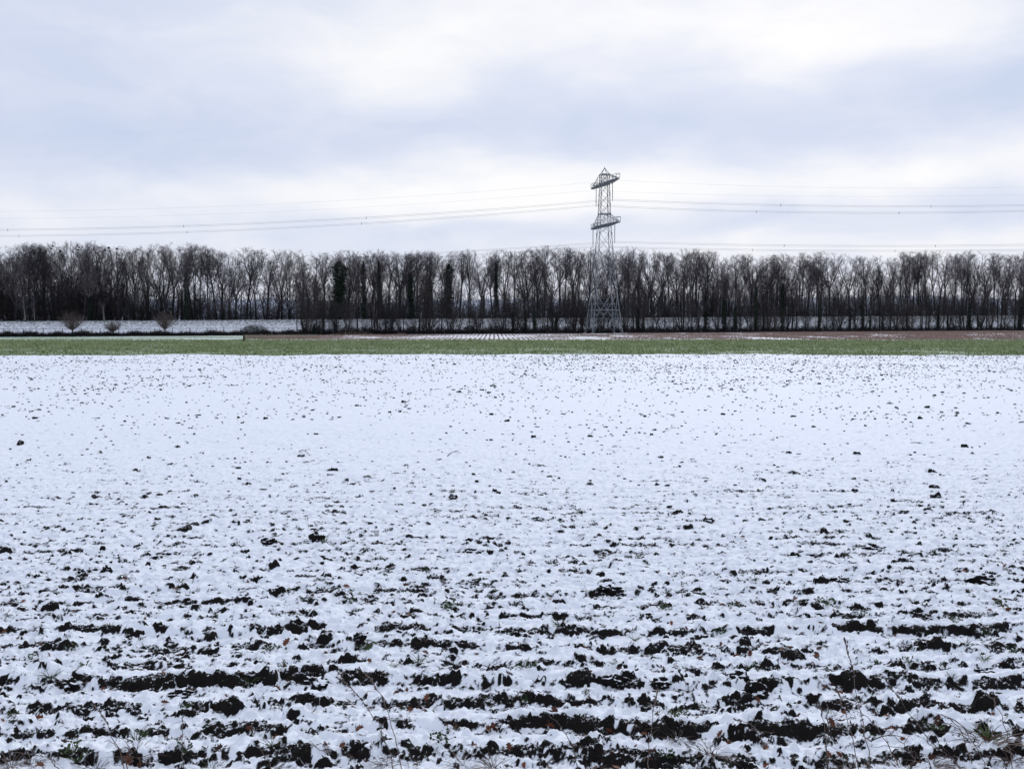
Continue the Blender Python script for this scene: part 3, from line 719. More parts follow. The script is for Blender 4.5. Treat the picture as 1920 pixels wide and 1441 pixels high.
# rook nests in the tree tops on the left
ng = []
for k in range(3):
    g = Geo(); rd = np.random.default_rng(40 + k)
    d = rd.normal(0, 1, (420, 3)); d /= np.linalg.norm(d, axis=1)[:, None]; P = d * rd.uniform(.12, .36, (420, 1)) * np.array([1, 1, .75])
    e_ = P + np.cross(d, rd.normal(0, 1, (420, 3))) * .17
    g.segs(P, e_, np.full(420, .028), np.full(420, .02)); ng.append(g.mesh('rook_nest', M['nest']))
ORD = ['first', 'second', 'third', 'fourth', 'fifth', 'sixth', 'seventh', 'eighth', 'ninth', 'tenth', 'eleventh', 'twelfth', 'thirteenth', 'fourteenth', 'fifteenth', 'sixteenth', 'seventeenth', 'eighteenth', 'nineteenth', 'twentieth',
       'twenty-first', 'twenty-second', 'twenty-third', 'twenty-fourth', 'twenty-fifth', 'twenty-sixth', 'twenty-seventh', 'twenty-eighth', 'twenty-ninth', 'thirtieth']
nests = sorted([(64.6, 473), (75.4, 466), (99, 459), (96, 463.5), (112.7, 468.3), (144.8, 457), (148, 461), (146.5, 466), (197, 466.7), (204, 462), (219, 464), (337.5, 466)])
for i_, (px, py) in enumerate(nests):
    Y = line_at(px, 21)[0][1]; o = link('rook_nest', ng[i_ % 3], None, at(px, py + 2.5, Y)); o.scale = (random.uniform(.42, .62),) * 3; o.rotation_euler.z = random.uniform(0, 6)
    tag(o, f'dark round stick nest in the bare treetops, {ORD[i_]} nest from the left edge', 'nest', 'rook nests in the left treetops')

# labels for all trees and shrubs: counted from a landmark
LM = [(-999, "the photo's left edge"), (137, 'the tallest lone bush'), (310, 'the right lone bush'), (457, 'the wooden post'), (638, 'the ivy-smothered broad tree'), (842, 'the knob-topped ivy tree'), (1010, None), (1132, 'the pylon'), (1330, None), (1530, None), (1730, None)]
LM = [l for l in LM if l[1]]
KIND = {'back': 'tree of the tall row', 'deep': 'half-hidden tree behind the row', 'under': 'shrub atop the dike', 'front': 'tree at the field edge', 'frontshrub': 'shrub at the field edge'}
GRP = {'back': 'tall bare trees in a row on the dike', 'deep': 'bare trees deeper in the wood', 'under': 'bare shrubs on top of the dike', 'front': 'bare trees along the stubble field edge', 'frontshrub': 'bare shrubs along the stubble field edge', 'ivy': 'ivy-clad trees on the dike'}
FORM = {'fan': 'fan-crowned', 'straight': 'straight slim', 'twin': 'twin-stemmed', 'wide': 'wide-crowned', 'shrub': 'bare'}
def ordn(n):
    if n < len(ORD): return ORD[n]
    tens = {30: 'thirty', 40: 'forty', 50: 'fifty', 60: 'sixty', 70: 'seventy'}[(n + 1) // 10 * 10]
    return tens + '-' + ORD[(n + 1) % 10 - 1] if (n + 1) % 10 else tens[:-1] + 'ieth'
for row in KIND:
    L = sorted([r_ for r_ in REC if r_['row'] == row], key=lambda r_: r_['px'])
    vis = [r_ for r_ in L if -15 < r_['px'] < 1935]
    for r_ in L:
        if r_ not in vis: 
            bpy.data.objects.remove(r_['o'].children[0]) if False else None
    cnt = {}
    for r_ in vis:
        lm = [l for l in LM if l[0] <= r_['px']][-1][1]; n = cnt.get(lm, 0); cnt[lm] = n + 1
        form = 'ivy-wrapped' if r_['ivy'] is not None else FORM[r_['st']]
        side = 'from' if 'edge' in lm else 'right of'
        tag(r_['o'], f"{form} {KIND[row]}, {ordn(n)} {side} {lm}", 'shrub' if 'shrub' in row or row == 'under' else 'tree', GRP[row])
    for r_ in L:
        if r_ in vis: continue
        side = 'left' if r_['px'] < 0 else 'right'
        n = len([q_ for q_ in L if q_ not in vis and (q_['px'] < 0) == (side == 'left') and abs(q_['px'] - 960) < abs(r_['px'] - 960)])
        tag(r_['o'], f"{FORM[r_['st']]} {KIND[row]}, cut by the {side} edge, {ORD[n]} there", 'shrub' if 'shrub' in row or row == 'under' else 'tree', GRP[row])
for r_ in REC:
    if r_['row'] == 'ivy': tag(r_['o'], r_['look'], 'tree', GRP['ivy'])

# bare trunks with pale bark at the left
for px, top, lab in ((49, 555, 'pale peeling trunk standing in the dark wood at the far left'), (67, 560, 'thin pale trunk, second of the pale ones at far left'), (197, 570, 'pale trunk between the tallest and the lowest lone bush'), (703, 500, 'slender pale-barked birch leaning among dark trees beside the first ivy trees')):
    p, s = line_at(px, 14.6 if px < 600 else 2.0); z0 = crest(s) if px < 600 else 0; H = at(px, top, p[1]).z - z0
    g = Geo(); rd = np.random.default_rng(int(px)); path = grow(rd, np.array([0, 0, 0.0]), np.array([-.03, 0, 1]), H, 0, 8, .025, .03); g.tube(path, np.linspace(.17 if px != 67 else .10, .04, 9), 7)
    root = empty('birch_tree' if px > 600 else 'pale_tree', (p[0], p[1], z0 - .1)); g.build('trunk', M['bark_pale'], root)
    sg = []
    for k in range(26):
        i0 = rd.integers(3, 8); poly_segs(sg, grow(rd, path[i0], np.array([rd.normal(0, .6), rd.normal(0, .6), 1]), rd.uniform(1, 3), 0, 4, .1, .05), .03, .008)
    A = list(zip(*sg)); c2 = Geo(); c2.segs(*[np.array(q_) for q_ in A], 3); c2.build('crown', M['twigs'], root)
    tag(root, lab, 'tree')
# small conifer at the field edge
g = Geo(); rd = np.random.default_rng(3); n = 900; z = rd.random(n) ** 1.2 * 2.0; a = rd.uniform(0, 6.28, n); r_ = .75 * (1 - z / 2.1) * rd.uniform(.3, 1, n)
P = np.stack([np.cos(a) * r_, np.sin(a) * r_, z + .15], 1); g.segs(P, P + rd.normal(0, .12, (n, 3)), np.full(n, .045), np.full(n, .02))
p, s = line_at(590, .6); root = empty('small_conifer', (p[0], p[1], 0)); g.build('foliage', M['ivy'], root); g = Geo(); g.tube([[0, 0, 0], [0, 0, 1.9]], [.07, .02], 6); g.build('trunk', M['bark_front'], root)
tag(root, 'small dark conifer at the field edge among bare trunks', 'tree')

# ---- wooden post and stock fence on the bank ---------------------------------
p = ground(457.5, 640); z1 = at(457.5, 628, p.y).z
root = empty('fence_post', (p.x, p.y, -.05)); g = Geo(); g.tube([[0, 0, 0], [0, 0, z1 + .02]], [.16, .14], 8); g.build('post', M['wood'], root); g = Geo(); g.tube([[0, 0, z1 + .02], [0, 0, z1 + .06]], [.15, .10], 8); g.build('cap', M['wood'], root)
tag(root, 'thick dark wooden post at the left end of the stubble field', 'post')
root = empty('stock_fence', (0, 0, 0)); post_me = None
rows_ = Geo()
sv_ = np.arange(-60, 300, 3.2)
for k, s in enumerate(sv_):
    p = dk(s, 5.4); zz = -.12 + (crest(s) + .12) * float(dprof(5.4))
    if post_me is None:
        g = Geo(); g.tube([[0, 0, -.2], [0, 0, 1.15]], [.055, .05], 6); post_me = g.mesh('fence_picket', M['wood'])
    if proj((p[0], p[1], 0))[0] > -30 and proj((p[0], p[1], 0))[0] < 1950 and k % 1 == 0: link('picket', post_me, root, (p[0], p[1], zz))
for hgt_ in (.25, .55, .85, 1.08):
    pts = [(*dk(s, 5.33), -.12 + (crest(s) + .12) * float(dprof(5.33)) + hgt_) for s in sv_]; rows_.tube(pts, .012 if hgt_ < 1 else .028, 3)
rows_.build('wire', M['cable'], root)
tag(root, 'low post and wire fence running along the foot of the snowy bank', 'fence')

# ================================================================= PYLON
PX, PY = 20.35, 213.6; TH = R(10)
ax = np.array([math.cos(TH), math.sin(TH), 0]); ay = np.array([-math.sin(TH), math.cos(TH), 0])
pyl = empty('pylon', (PX, PY, -.05))
def side(z): return float(np.interp(z, [0, 8.9, 14.4, 18.4, 23.8, 26.3, 32.9, 34.9], [6.85, 4.75, 3.75, 3.15, 2.45, 2.2, 1.8, 1.8]))
def corner(k, z):
    h = side(z) / 2; sx, sy = ((-1, -1), (1, -1), (1, 1), (-1, 1))[k]; q_ = ax * h * sx + ay * h * sy; return np.array([q_[0], q_[1], z])
LV = [0, 4.9, 8.9, 11.8, 14.4, 16.5, 18.4, 20.2, 22.0, 23.8, 26.3, 27.7, 29.1, 30.4, 31.7, 32.9, 34.9]
for k in range(4):
    g = Geo()
    for a_, b_ in zip(LV[:-1], LV[1:]): g.bar(corner(k, a_), corner(k, b_ + .03), .125 if b_ < 15 else .10)
    leg = g.build('leg', M['steel'], pyl)
    g = Geo(); c0 = corner(k, 0); g.tube([c0 + np.array([0, 0, -.2]), c0 + np.array([0, 0, .3])], [.42, .3], 8); g.build('footing', noisy('concrete%d' % k, [(.3, (.2, .2, .19)), (.7, (.35, .34, .32))], 6.0), leg)
for f_ in range(4):
    g = Geo(); k0, k1 = f_, (f_ + 1) % 4
    A = lambda z: corner(k0, z); B = lambda z: corner(k1, z); Mx = lambda z: (A(z) + B(z)) / 2
    # great base panel: K bracing crossing at 5.5 m with horizontals and stubs
    zc = 5.3
    g.bar(A(0), B(8.9), .08); g.bar(B(0), A(8.9), .08); g.bar(A(zc), B(zc), .09)
    X0 = None
    for z_ in (1.9, 3.3, 4.3, 6.6):
        # short horizontals from the leg to the diagonal
        for P_, Q_ in ((A, B), (B, A)):
            if z_ < zc: t_ = z_ / 8.9; d_ = P_(0) * (1 - t_) + Q_(8.9) * t_
            else: t_ = 1 - z_ / 8.9; d_ = P_(8.9) * (1 - t_) + Q_(0) * t_; 
            g.bar(P_(z_), d_, .04)
    for P_, Q_ in ((A, B), (B, A)):
        for za, zb in ((1.9, 3.3), (3.3, 4.3), (4.3, 5.3)):
            t_ = za / 8.9; d_ = P_(0) * (1 - t_) + Q_(8.9) * t_; g.bar(d_, P_(zb), .04)
    g.bar(A(8.9), B(14.4), .065); g.bar(B(8.9), A(14.4), .065); g.bar(A(14.4), B(14.4), .08)
    for a_, b_ in ((14.4, 18.4), (18.4, 22.0), (22.0, 23.8), (23.8, 26.3), (26.3, 28.4), (28.4, 30.6), (30.6, 32.9), (32.9, 34.9)):
        g.bar(A(a_), B(b_), .055); g.bar(B(a_), A(b_), .055)
    for z_ in (23.8, 26.3, 32.9, 34.9): g.bar(A(z_), B(z_), .09)
    g.build('face_bracing', M['steel'], pyl)
# gusset plates and climbing steps
g = Geo()
for z_ in (14.4, 18.4, 22, 26.3, 28.4, 30.6, 32.9):
    for k in range(4): g = Geo(); c0 = corner(k, z_); g.tube([c0 + [0, 0, -.2], c0 + [0, 0, .2]], .14, 6); g.build('gusset_plate', M['steel'], pyl)
g = Geo(); top_ = np.array([0, 0, 36.35])
for k in range(4): g.bar(corner(k, 34.9), top_, .10)
g.bar(corner(0, 34.9), corner(2, 34.9), .08); g.tube([top_, top_ + [0, 0, .25]], .08, 6)
g.build('peak', M['steel'], pyl)
AA = R(-76); au = np.array([math.cos(AA), math.sin(AA), 0]); av = np.array([-math.sin(AA), math.cos(AA), 0])
def arm(z0, z1, Lp, Lm, deck):
    """tapering lattice arm along au; Lp towards the camera"""
    g = Geo()
    for sg, L in ((1, Lp), (-1, Lm)):
        hb = side(z0) / 2; n_ = 5
        st = [hb * .9 + (L - hb) * k / n_ for k in range(n_ + 1)]
        w = lambda a: 1.35 * (1 - .72 * max(0, (a - hb)) / (L - hb))
        bl = [[au * sg * a + av * w(a) * q_ + np.array([0, 0, z0]) for a in st] for q_ in (-1, 1)]
        zt = lambda a: z0 + (z1 - z0) * (1 - (a - st[0]) / (L - st[0])) + .12
        tl = [[au * sg * a + av * w(a) * .7 * q_ + np.array([0, 0, zt(a)]) for a in st] for q_ in (-1, 1)]
        for q_ in (0, 1):
            for k in range(n_):
                g.bar(bl[q_][k], bl[q_][k + 1], .11); g.bar(tl[q_][k], tl[q_][k + 1], .07)
                g.bar(bl[q_][k], tl[q_][k + 1], .04)
                g.bar(bl[q_][k + 1], tl[q_][k + 1], .04)
        for k in range(n_ + 1): g.bar(bl[0][k], bl[1][k], .09); g.bar(tl[0][k], tl[1][k], .07)
        for k in range(n_): g.bar(bl[0][k], bl[1][k + 1], .08); g.bar(bl[1][k], bl[0][k + 1], .08)
    o = g.build('cross_arm', M['steel'], pyl)
    # walkway deck
    d = Geo(); hw_ = .62 if not deck else 1.0
    for a in np.arange(-Lm, Lp, .42 if not deck else .30):
        wl = hw_ * (1 - .6 * abs(a) / max(Lp, Lm)); d.bar(au * a - av * wl + [0, 0, z0 - .06], au * a + av * wl + [0, 0, z0 - .06], .08 if not deck else .15)
    d.build('walkway', M['steel'], o)
    r_ = Geo()
    for sg, L in ((1, Lp), (-1, Lm)):
        w_ = .42 if sg > 0 else .35
        P = [au * sg * L + av * w_ * q_ + np.array([0, 0, z0]) for q_ in (-1, 1)]; P2 = [au * sg * (L - 2.2) + av * w_ * q_ + np.array([0, 0, z0]) for q_ in (-1, 1)]
        up_ = np.array([0, 0, 1.05])
        for q_ in (0, 1):
            r_.bar(P[q_], P[q_] + up_ + au * sg * .12, .07); r_.bar(P2[q_], P2[q_] + up_, .06); r_.bar(P[q_] + up_ + au * sg * .12, P2[q_] + up_, .07); r_.bar(P[q_] + up_ * .5, P2[q_] + up_ * .5, .04)
        r_.bar(P[0] + up_ + au * sg * .12, P[1] + up_ + au * sg * .12, .07)
    r_.build('handrail', M['steel'], o)
    return o
arm(32.9, 34.9, 8.4, 8.2, False); arm(23.8, 26.3, 9.0, 7.9, True)
INS = [(4.2, .35, 32.8, 3.75), (-6.3, .25, 32.8, 3.75), (6.2, .2, 23.7, 3.85), (-6.6, -.35, 23.7, 3.9)]   # along arm, sideways, top z, length
ends = []
for a, sdw, zt, L in INS:
    q_ = au * a + av * sdw; g = Geo(); g.tube([[q_[0], q_[1], zt], [q_[0], q_[1], zt - L]], .05, 6)
    o = g.build('insulator', M['steel'], pyl)
    g = Geo(); nd = 22
    for k in range(nd):
        zz = zt - .35 - (L - .75) * k / (nd - 1); g.tube([[q_[0], q_[1], zz + .05], [q_[0], q_[1], zz - .03]], [.05, .13], 8)
    g.build('porcelain_discs', M['porcelain'], o)
    g = Geo(); g.bar(np.array([q_[0], q_[1], zt - L + .12]), np.array([q_[0], q_[1], zt - L - .34]), .10)
    g.build('clamp', M['steel'], o); ends.append(np.array([PX + q_[0], PY + q_[1], zt - L]))
tag(pyl, 'tall grey steel lattice power pylon with two cross arms, standing in front of the trees', 'pylon')
# small ball figures seen on the mast top are fittings
# conductors: plan direction + a parabola in z fitted through two sightings per side
def wire(p0, left, right, label, bundle=True, rad=.016):
    root = empty('power_line', tuple(p0)); root['label'] = label; root['category'] = 'power line'; root['group'] = 'power line conductors'
    spn = []; P = None; allp = []
    for sights, dv in ((left, np.array([-1, .10])), (right, np.array([1, -.06]))):
        dv = dv / np.linalg.norm(dv); ss = []; zs = []
        for px, py in sights:
            k = (px - 960) / F; s = (k * p0[1] - p0[0]) / (dv[0] - k * dv[1]); q_ = p0[:2] + dv * s
            v = ray(px, py); ss.append(s); zs.append(CAM_H + v.z / v.y * q_[1] - p0[2])
        A_ = np.array([[s, s * s] for s in ss]); co = np.linalg.lstsq(A_, np.array(zs), rcond=None)[0]
        S = np.linspace(0, 175 if dv[0] < 0 else 130, 30)
        pts = np.stack([dv[0] * S, dv[1] * S, co[0] * S + co[1] * S * S], 1); allp.append(pts)
        for k in ((9, 16, 23) if dv[0] < 0 else (8, 15, 22)): spn.append(pts[k + (0 if bundle else 0)])
    full = np.concatenate([allp[0][::-1], allp[1][1:]])
    for dz in ((0, -.27) if bundle else (0,)):
        g = Geo(); g.tube(full + np.array([0, 0, dz]), rad, 4); g.build('wire', M['cable'], root)
    if bundle:
        for q_ in spn:
            g = Geo(); g.bar(q_ + [0, 0, .10], q_ + [0, 0, -.42], .07); g.build('spacer', M['cable'], root)
    return root
wire(ends[0], [(560, 414), (0, 430)], [(1520, 384.5), (1920, 383.5)], 'twin conductor hanging from the near end of the upper cross arm')
wire(ends[1], [(560, 425), (0, 441.5)], [(1520, 397.3), (1920, 394)], 'twin conductor hanging from the far end of the upper cross arm')
wire(ends[2], [(940, 466), (560, 488)], [(1520, 459.5), (1920, 457.5)], 'twin conductor hanging from the near end of the lower cross arm')
wire(ends[3], [(980, 470.5), (560, 496)], [(1520, 468.5), (1920, 467.5)], 'lowest twin conductor, at the far end of the lower cross arm, just above the treetops')
tipn = np.array([PX, PY, 0]) + au * 8.3 + [0, 0, 32.5]; tipf = np.array([PX, PY, 0]) - au * 8.1 + [0, 0, 32.5]
wire(tipn, [(560, 380.5), (0, 396.5)], [(1520, 351), (1920, 350.5)], 'faint thin earth wire from the near tip of the upper cross arm, topmost line', False, .0075)
wire(tipf, [(560, 395), (0, 409.5)], [(1520, 368), (1920, 364.5)], 'faint thin earth wire from the far tip of the upper cross arm, second from top', False, .0075)

# ================================================================= FIELD DETAILS
def ico(seed, sub=2):
    t = (1 + 5 ** .5) / 2
    v = np.array([(-1, t, 0), (1, t, 0), (-1, -t, 0), (1, -t, 0), (0, -1, t), (0, 1, t), (0, -1, -t), (0, 1, -t), (t, 0, -1), (t, 0, 1), (-t, 0, -1), (-t, 0, 1)], float)
    f = [(0, 11, 5), (0, 5, 1), (0, 1, 7), (0, 7, 10), (0, 10, 11), (1, 5, 9), (5, 11, 4), (11, 10, 2), (10, 7, 6), (7, 1, 8), (3, 9, 4), (3, 4, 2), (3, 2, 6), (3, 6, 8), (3, 8, 9), (4, 9, 5), (2, 4, 11), (6, 2, 10), (8, 6, 7), (9, 8, 1)]
    v /= np.linalg.norm(v[0])
    for _ in range(sub):
        v = list(map(tuple, v)); cache = {}; nf = []
        def mid(a, b):
            k = (min(a, b), max(a, b))
            if k not in cache:
                m_ = np.array(v[a]) + np.array(v[b]); m_ /= np.linalg.norm(m_); v.append(tuple(m_)); cache[k] = len(v) - 1
            return cache[k]
        for a, b, c in f:
            ab, bc, ca = mid(a, b), mid(b, c), mid(c, a); nf += [(a, ab, ca), (b, bc, ab), (c, ca, bc), (ab, bc, ca)]
        f = nf; v = np.array(v)
    V = np.array(v); T = np.array(f)
    dsp = 1 + .45 * gnoise(V[:, 0] * 1.5 + seed, V[:, 1] * 1.5 + V[:, 2] * 1.1, seed) + .22 * gnoise(V[:, 0] * 4, V[:, 1] * 4 + V[:, 2] * 3.3, seed + 1) + .1 * gnoise(V[:, 0] * 9, V[:, 1] * 9 + V[:, 2] * 7, seed + 2)
    return V * dsp[:, None], T
# scattered small clods (uncountable)
lumps = [ico(20 + k, 1) for k in range(8)]
g = Geo(); n = 0
def clod_at(x, y, wx, hz):
    V, T = lumps[random.randrange(8)]; a = random.uniform(-.5, .5)
    W = V * np.array([wx, wx * .55, hz]); W = np.stack([W[:, 0] * math.cos(a) - W[:, 1] * math.sin(a), W[:, 0] * math.sin(a) + W[:, 1] * math.cos(a), W[:, 2]], 1)
    return W, T
xs_ = []; ys_ = []; ws_ = []
for k in range(19000):
    y = 10 + 67 * random.random() ** .62; x = (random.random() * 2 - 1) * (.56 * y + 1)
    if random.random() < .6: y = round(y / .55) * .55 + random.gauss(0, .05)
    if y > 76: continue
    d_ = .40 + .85 * float(fbm(np.array([x * .16]), np.array([y * .2]), 61, 3)[0]) + (.25 if (x > 0 and y > 40) else 0) - (.15 if (x < 0 and y > 50) else 0) - (.12 if y > 62 else 0)
    if random.random() > max(d_, .22): continue
    xs_.append(x); ys_.append(y); ws_.append(random.uniform(.010, .028) + .00035 * y + .05 * random.random() ** 12)
zs_ = field_height(np.array(xs_), np.array(ys_))[0]
for x, y, z, w in zip(xs_, ys_, zs_, ws_):
    hz = w * random.uniform(.3, .9); W, T = clod_at(x, y, w, hz); g.add(W + np.array([x, y, z + hz * .1]), None, T)
tag(g.build('soil_crumbs', M['clod'], None, True), 'small dark crumbs of soil poking through the snow all over the field', 'soil', kind='stuff')
# large clods one can point to: image position, width px, height px
heroes = [(1845, 1084, 54, 26, 'big dark clod near the right edge, halfway down the field'), (1575, 1085, 36, 18, 'rounded dark clod left of the big clod near the right edge'), (595, 1008, 34, 30, 'upright pointed clod left of centre, standing alone in the snow'),
    (505, 1014, 32, 14, 'low wide clod just left of the upright pointed one'), (885, 1030, 42, 16, 'long flat clod slanting down to the right near the centre'), (1140, 1103, 46, 20, 'broad clod below the centre of the field'),
    (1755, 926, 24, 16, 'triangular clod in the right middle distance, twin peak above it'), (1752, 910, 18, 10, 'small clod behind the triangular one'), (1508, 965, 30, 12, 'dark flat clod right of centre, alone in smooth snow'), (1328, 971, 28, 12, 'wide dark clod right of centre, left of the alone flat clod'),
    (1008, 968, 32, 10, 'low clod at the centre of the middle distance'), (38, 829, 14, 12, 'small peaked clod at the far left of the smooth snow'), (565, 849, 16, 9, 'round clod beside a thin twig, left of centre'), (1493, 885, 16, 8, 'small round clod in the smooth snow, right of centre'),
    (850, 932, 22, 11, 'clod with a weed on it near the centre'), (200, 1070, 26, 22, 'pointed clod left of the field with a spike of soil'), (1635, 1020, 44, 20, 'rugged clod group upper right of centre'), (1530, 1035, 34, 14, 'flat clod left of the rugged group'),
    (1232, 905, 10, 9, 'tiny clod far out in the snow'), (1106, 902, 16, 9, 'small peaked clod left of the tiny one'), (1668, 754, 14, 6, 'tiny far clod near the right side'), (590, 1278, 60, 32, 'large smooth clod in the front furrows, left of centre'),
    (1238, 1278, 44, 26, 'snow-capped clod in the front furrows, right of centre'), (1420, 1290, 62, 40, 'biggest jagged clod in the front furrows, right of centre'), (130, 1276, 34, 26, 'domed clod in the front furrows at the far left'), (1385, 1265, 50, 34, 'tilted clod touching the biggest jagged one'),
    (675, 1201, 28, 20, 'round clod under a cap of snow, left of centre'), (1150, 1278, 48, 26, 'broad snow-topped clod left of the other snow-capped clod'), (1850, 1255, 40, 18, 'flat clod near the right edge among furrows'), (340, 1300, 44, 20, 'rounded clod with a white cap, front left')]
for i_, (px, py, w, h, lab) in enumerate(heroes):
    p = on_field(px, py + h * .3); d = (p - cam.location).length / F; V, T = ico(200 + i_ * 3, 3)
    V = V + .16 * np.sign(V) * (np.abs(V) ** 3); V = V * np.array([w * d * .34, w * d * .25, h * d * .38])
    o = link('soil_clod', mesh_np('soil_clod', V, None, T, M['clod'], True), None, (p.x, p.y, p.z + h * d * .05)); tag(o, lab, 'clod', 'large clods of soil')

# oak leaves
def oak_leaf(seed):
    rd = np.random.default_rng(seed); n = 28; t = np.linspace(0, 1, n)
    w = (.30 * np.sin(np.pi * t ** .8) * (1 + .38 * np.cos(t * 2 * np.pi * 4.0 + math.pi)) + .02) * np.clip((1 - t) * 8, 0, 1)
    L = 1.0; cur = rd.uniform(-.5, .9); tw = rd.uniform(-.5, .5)
    mid_ = np.stack([t * L - .5, 0 * t, cur * (t - .5) ** 2], 1)
    lf = mid_ + np.stack([.04 * np.sin(t * 25), w, .55 * w * rd.uniform(.2, 1.4) + tw * w * (t - .5)], 1); rt = mid_ + np.stack([.04 * np.sin(t * 25 + 1), -w, .55 * w * rd.uniform(.2, 1.4) - tw * w * (t - .5)], 1)
    V = np.concatenate([mid_, lf, rt]); Q = [(i_, i_ + 1, n + i_ + 1, n + i_) for i_ in range(n - 1)] + [(i_ + 1, i_, 2 * n + i_, 2 * n + i_ + 1) for i_ in range(n - 1)]
    g = Geo(); g.add(V, Q); g.tube([[-.66, 0, .1 + cur * .2], [-.5, 0, cur * .25]], .012, 4); return g.mesh('oak_leaf', M['leaf'], True)
OL = [oak_leaf(k) for k in range(7)]
LEAVES = [(700, 1169, 'reddish oak leaf lying flat on clean snow left of centre'), (674, 1389, 'bright brown oak leaf on the snow near the bottom, left of centre'), (538, 1213, None), (1535, 1218, 'pale brown oak leaf standing up, right of centre'), (1640, 1338, 'flat brown oak leaf on a smooth snow shelf, bottom right'),
    (610, 1233, None), (520, 1295, 'brown oak leaf at the lip of a furrow, left of centre'), (1030, 1128, None), (1350, 1383, 'oak leaf in the tangle of the lowest furrow, right of centre'), (1365, 1390, None), (70, 1350, 'pair-lying oak leaf at bottom left, largest there'), (120, 1398, None), (137, 1150, None), (310, 1325, 'small brown leaf beside a hollow at left, near the bottom'),
    (330, 1108, None), (235, 1090, None), (760, 1100, None), (1030, 1365, None), (1035, 1355, None), (1260, 1173, None), (1155, 1440, None), (1220, 1430, None), (915, 1372, None), (925, 1367, None), (770, 1340, None), (590, 1343, None), (1088, 1005, None), (1162, 1005, 'single orange leaf far out, right of centre'), (1095, 1003, None), (1392, 1005, None),
    (1545, 1286, None), (1560, 1283, None), (1575, 1362, None), (1495, 1350, None), (1560, 1365, None), (1880, 1145, None), (1855, 1150, None), (650, 1108, None), (75, 1443, None), (1600, 1118, None), (1355, 1135, None), (1385, 1135, None), (1370, 1145, None), (1835, 1128, None), (690, 1135, 'leaf standing upright on the long dark furrow'), (1720, 1430, None)]
for _ in range(175):
    py = 1441 - 420 * random.random() ** 1.5; LEAVES.append((random.uniform(0, 1920), py, None))
LX = [on_field(px, py) for px, py, _ in LEAVES]
for i_, ((px, py, lab), p) in enumerate(zip(LEAVES, LX)):
    o = link('oak_leaf', OL[i_ % 7], None, p + Vector((0, 0, .012))); s_ = random.uniform(.05, .085) * (1 if i_ < 46 else .8)
    o.scale = (s_,) * 3; o.rotation_euler = (random.gauss(.35, .5), random.gauss(0, .45), random.uniform(0, 6.28))
    tag(o, lab or 'brown curled oak leaf lying on the snowy furrows', 'leaf', 'oak leaves scattered on the snow')

# green grass tufts and small weeds
def tuft(seed, n, h, spread, w, lean=.6):
    g = Geo(); rd = np.random.default_rng(seed)
    for k in range(n):
        a = rd.uniform(0, 6.28); b0 = np.array([math.cos(a), math.sin(a), 0]) * rd.random() * spread; d = np.array([math.cos(a) * lean * rd.random(), math.sin(a) * lean * rd.random(), 1]); L = h * rd.uniform(.5, 1)
        pts = [b0]; dd = norm(d)
        for j in range(4): dd = norm(dd + np.array([math.cos(a), math.sin(a), -.5]) * .22 * lean * 2); pts.append(pts[-1] + dd * L / 4)
        g.tube(pts, np.array([w, w, w * .8, w * .5, w * .1]), 3)
    return g
def weed(seed):
    g = Geo(); rd = np.random.default_rng(seed)
    for k in range(26):
        a = rd.uniform(0, 6.28); r_ = rd.random() ** .6; c0 = np.array([math.cos(a) * r_ * .075, math.sin(a) * r_ * .06, .02 + .03 * rd.random()]); s_ = rd.uniform(.004, .010)
        n_ = norm(rd.normal(0, .6, 3) + np.array([0, -.3, 1])); u_ = norm(np.cross(n_, rd.normal(0, 1, 3))); v_ = np.cross(n_, u_)
        ring = [c0 + s_ * (u_ * math.cos(t) * 1.3 + v_ * math.sin(t)) for t in np.linspace(0, 6.28, 8)[:-1]]; g.add([c0 + n_ * .002] + ring, None, [(0, j + 1, (j + 1) % 7 + 1) for j in range(7)])
        g.tube([np.array([0, 0, -.01]), c0], .0013, 3, False)
    return g
TU = [tuft(k, 16, .13, .035, .0028).mesh('grass_tuft', M['grass']) for k in range(4)]; WE = [weed(k).mesh('weed', M['weed']) for k in range(4)]
TP = [(1050, 1178, 'thick round grass tuft under a cap of snow, right of centre', 1.3), (1190, 1205, 'upright grass tuft on clean snow, right of centre', .9), (1350, 1188, 'dark rounded grass tuft among clods', 1.1), (985, 1262, 'spiky grass tuft at the left end of a dark furrow near the centre', 1.2), (470, 1282, None, 1.1), (95, 1278, None, 1.1),
    (505, 1222, 'low grass tuft in dark soil left of centre', 1.0), (785, 1248, 'tall green blades in a furrow near the centre', 1.1), (690, 1225, None, 1.0), (145, 1430, None, .9), (255, 1400, 'sprawling grass tuft with brown straw at bottom left', 1.2), (1790, 1178, 'pair of upright green blades at the right', .9), (1812, 1212, None, 1.0), (1845, 1240, None, 1.0), (1785, 1277, None, .8),
    (1710, 1130, None, .8), (1460, 1195, None, .7), (1405, 1250, None, .8), (340, 1098, 'round dark green tuft with a brown leaf below it, left', 1.0), (205, 1178, None, .7), (350, 1340, None, .6), (25, 1340, None, .9), (270, 1378, None, .8), (1755, 1368, None, .9), (1300, 1020, None, .7), (1265, 1340, None, .7), (1150, 1270, None, .6), (510, 1410, None, .9), (1855, 1395, 'large dark tuft of dead grass at bottom right', 1.6), (560, 1160, None, .6), (1120, 1158, None, .6), (740, 1258, None, .8), (1560, 1345, None, .7), (1240, 1130, None, .6)]
for i_, (px, py, lab, s_) in enumerate(TP):
    p = on_field(px, py); o = link('grass_tuft', TU[i_ % 4], None, p); o.scale = (s_ * .8,) * 3; o.rotation_euler.z = i_ * 1.7
    tag(o, lab or 'small tuft of green grass poking through the snow', 'grass tuft', 'grass tufts in the snowy field')
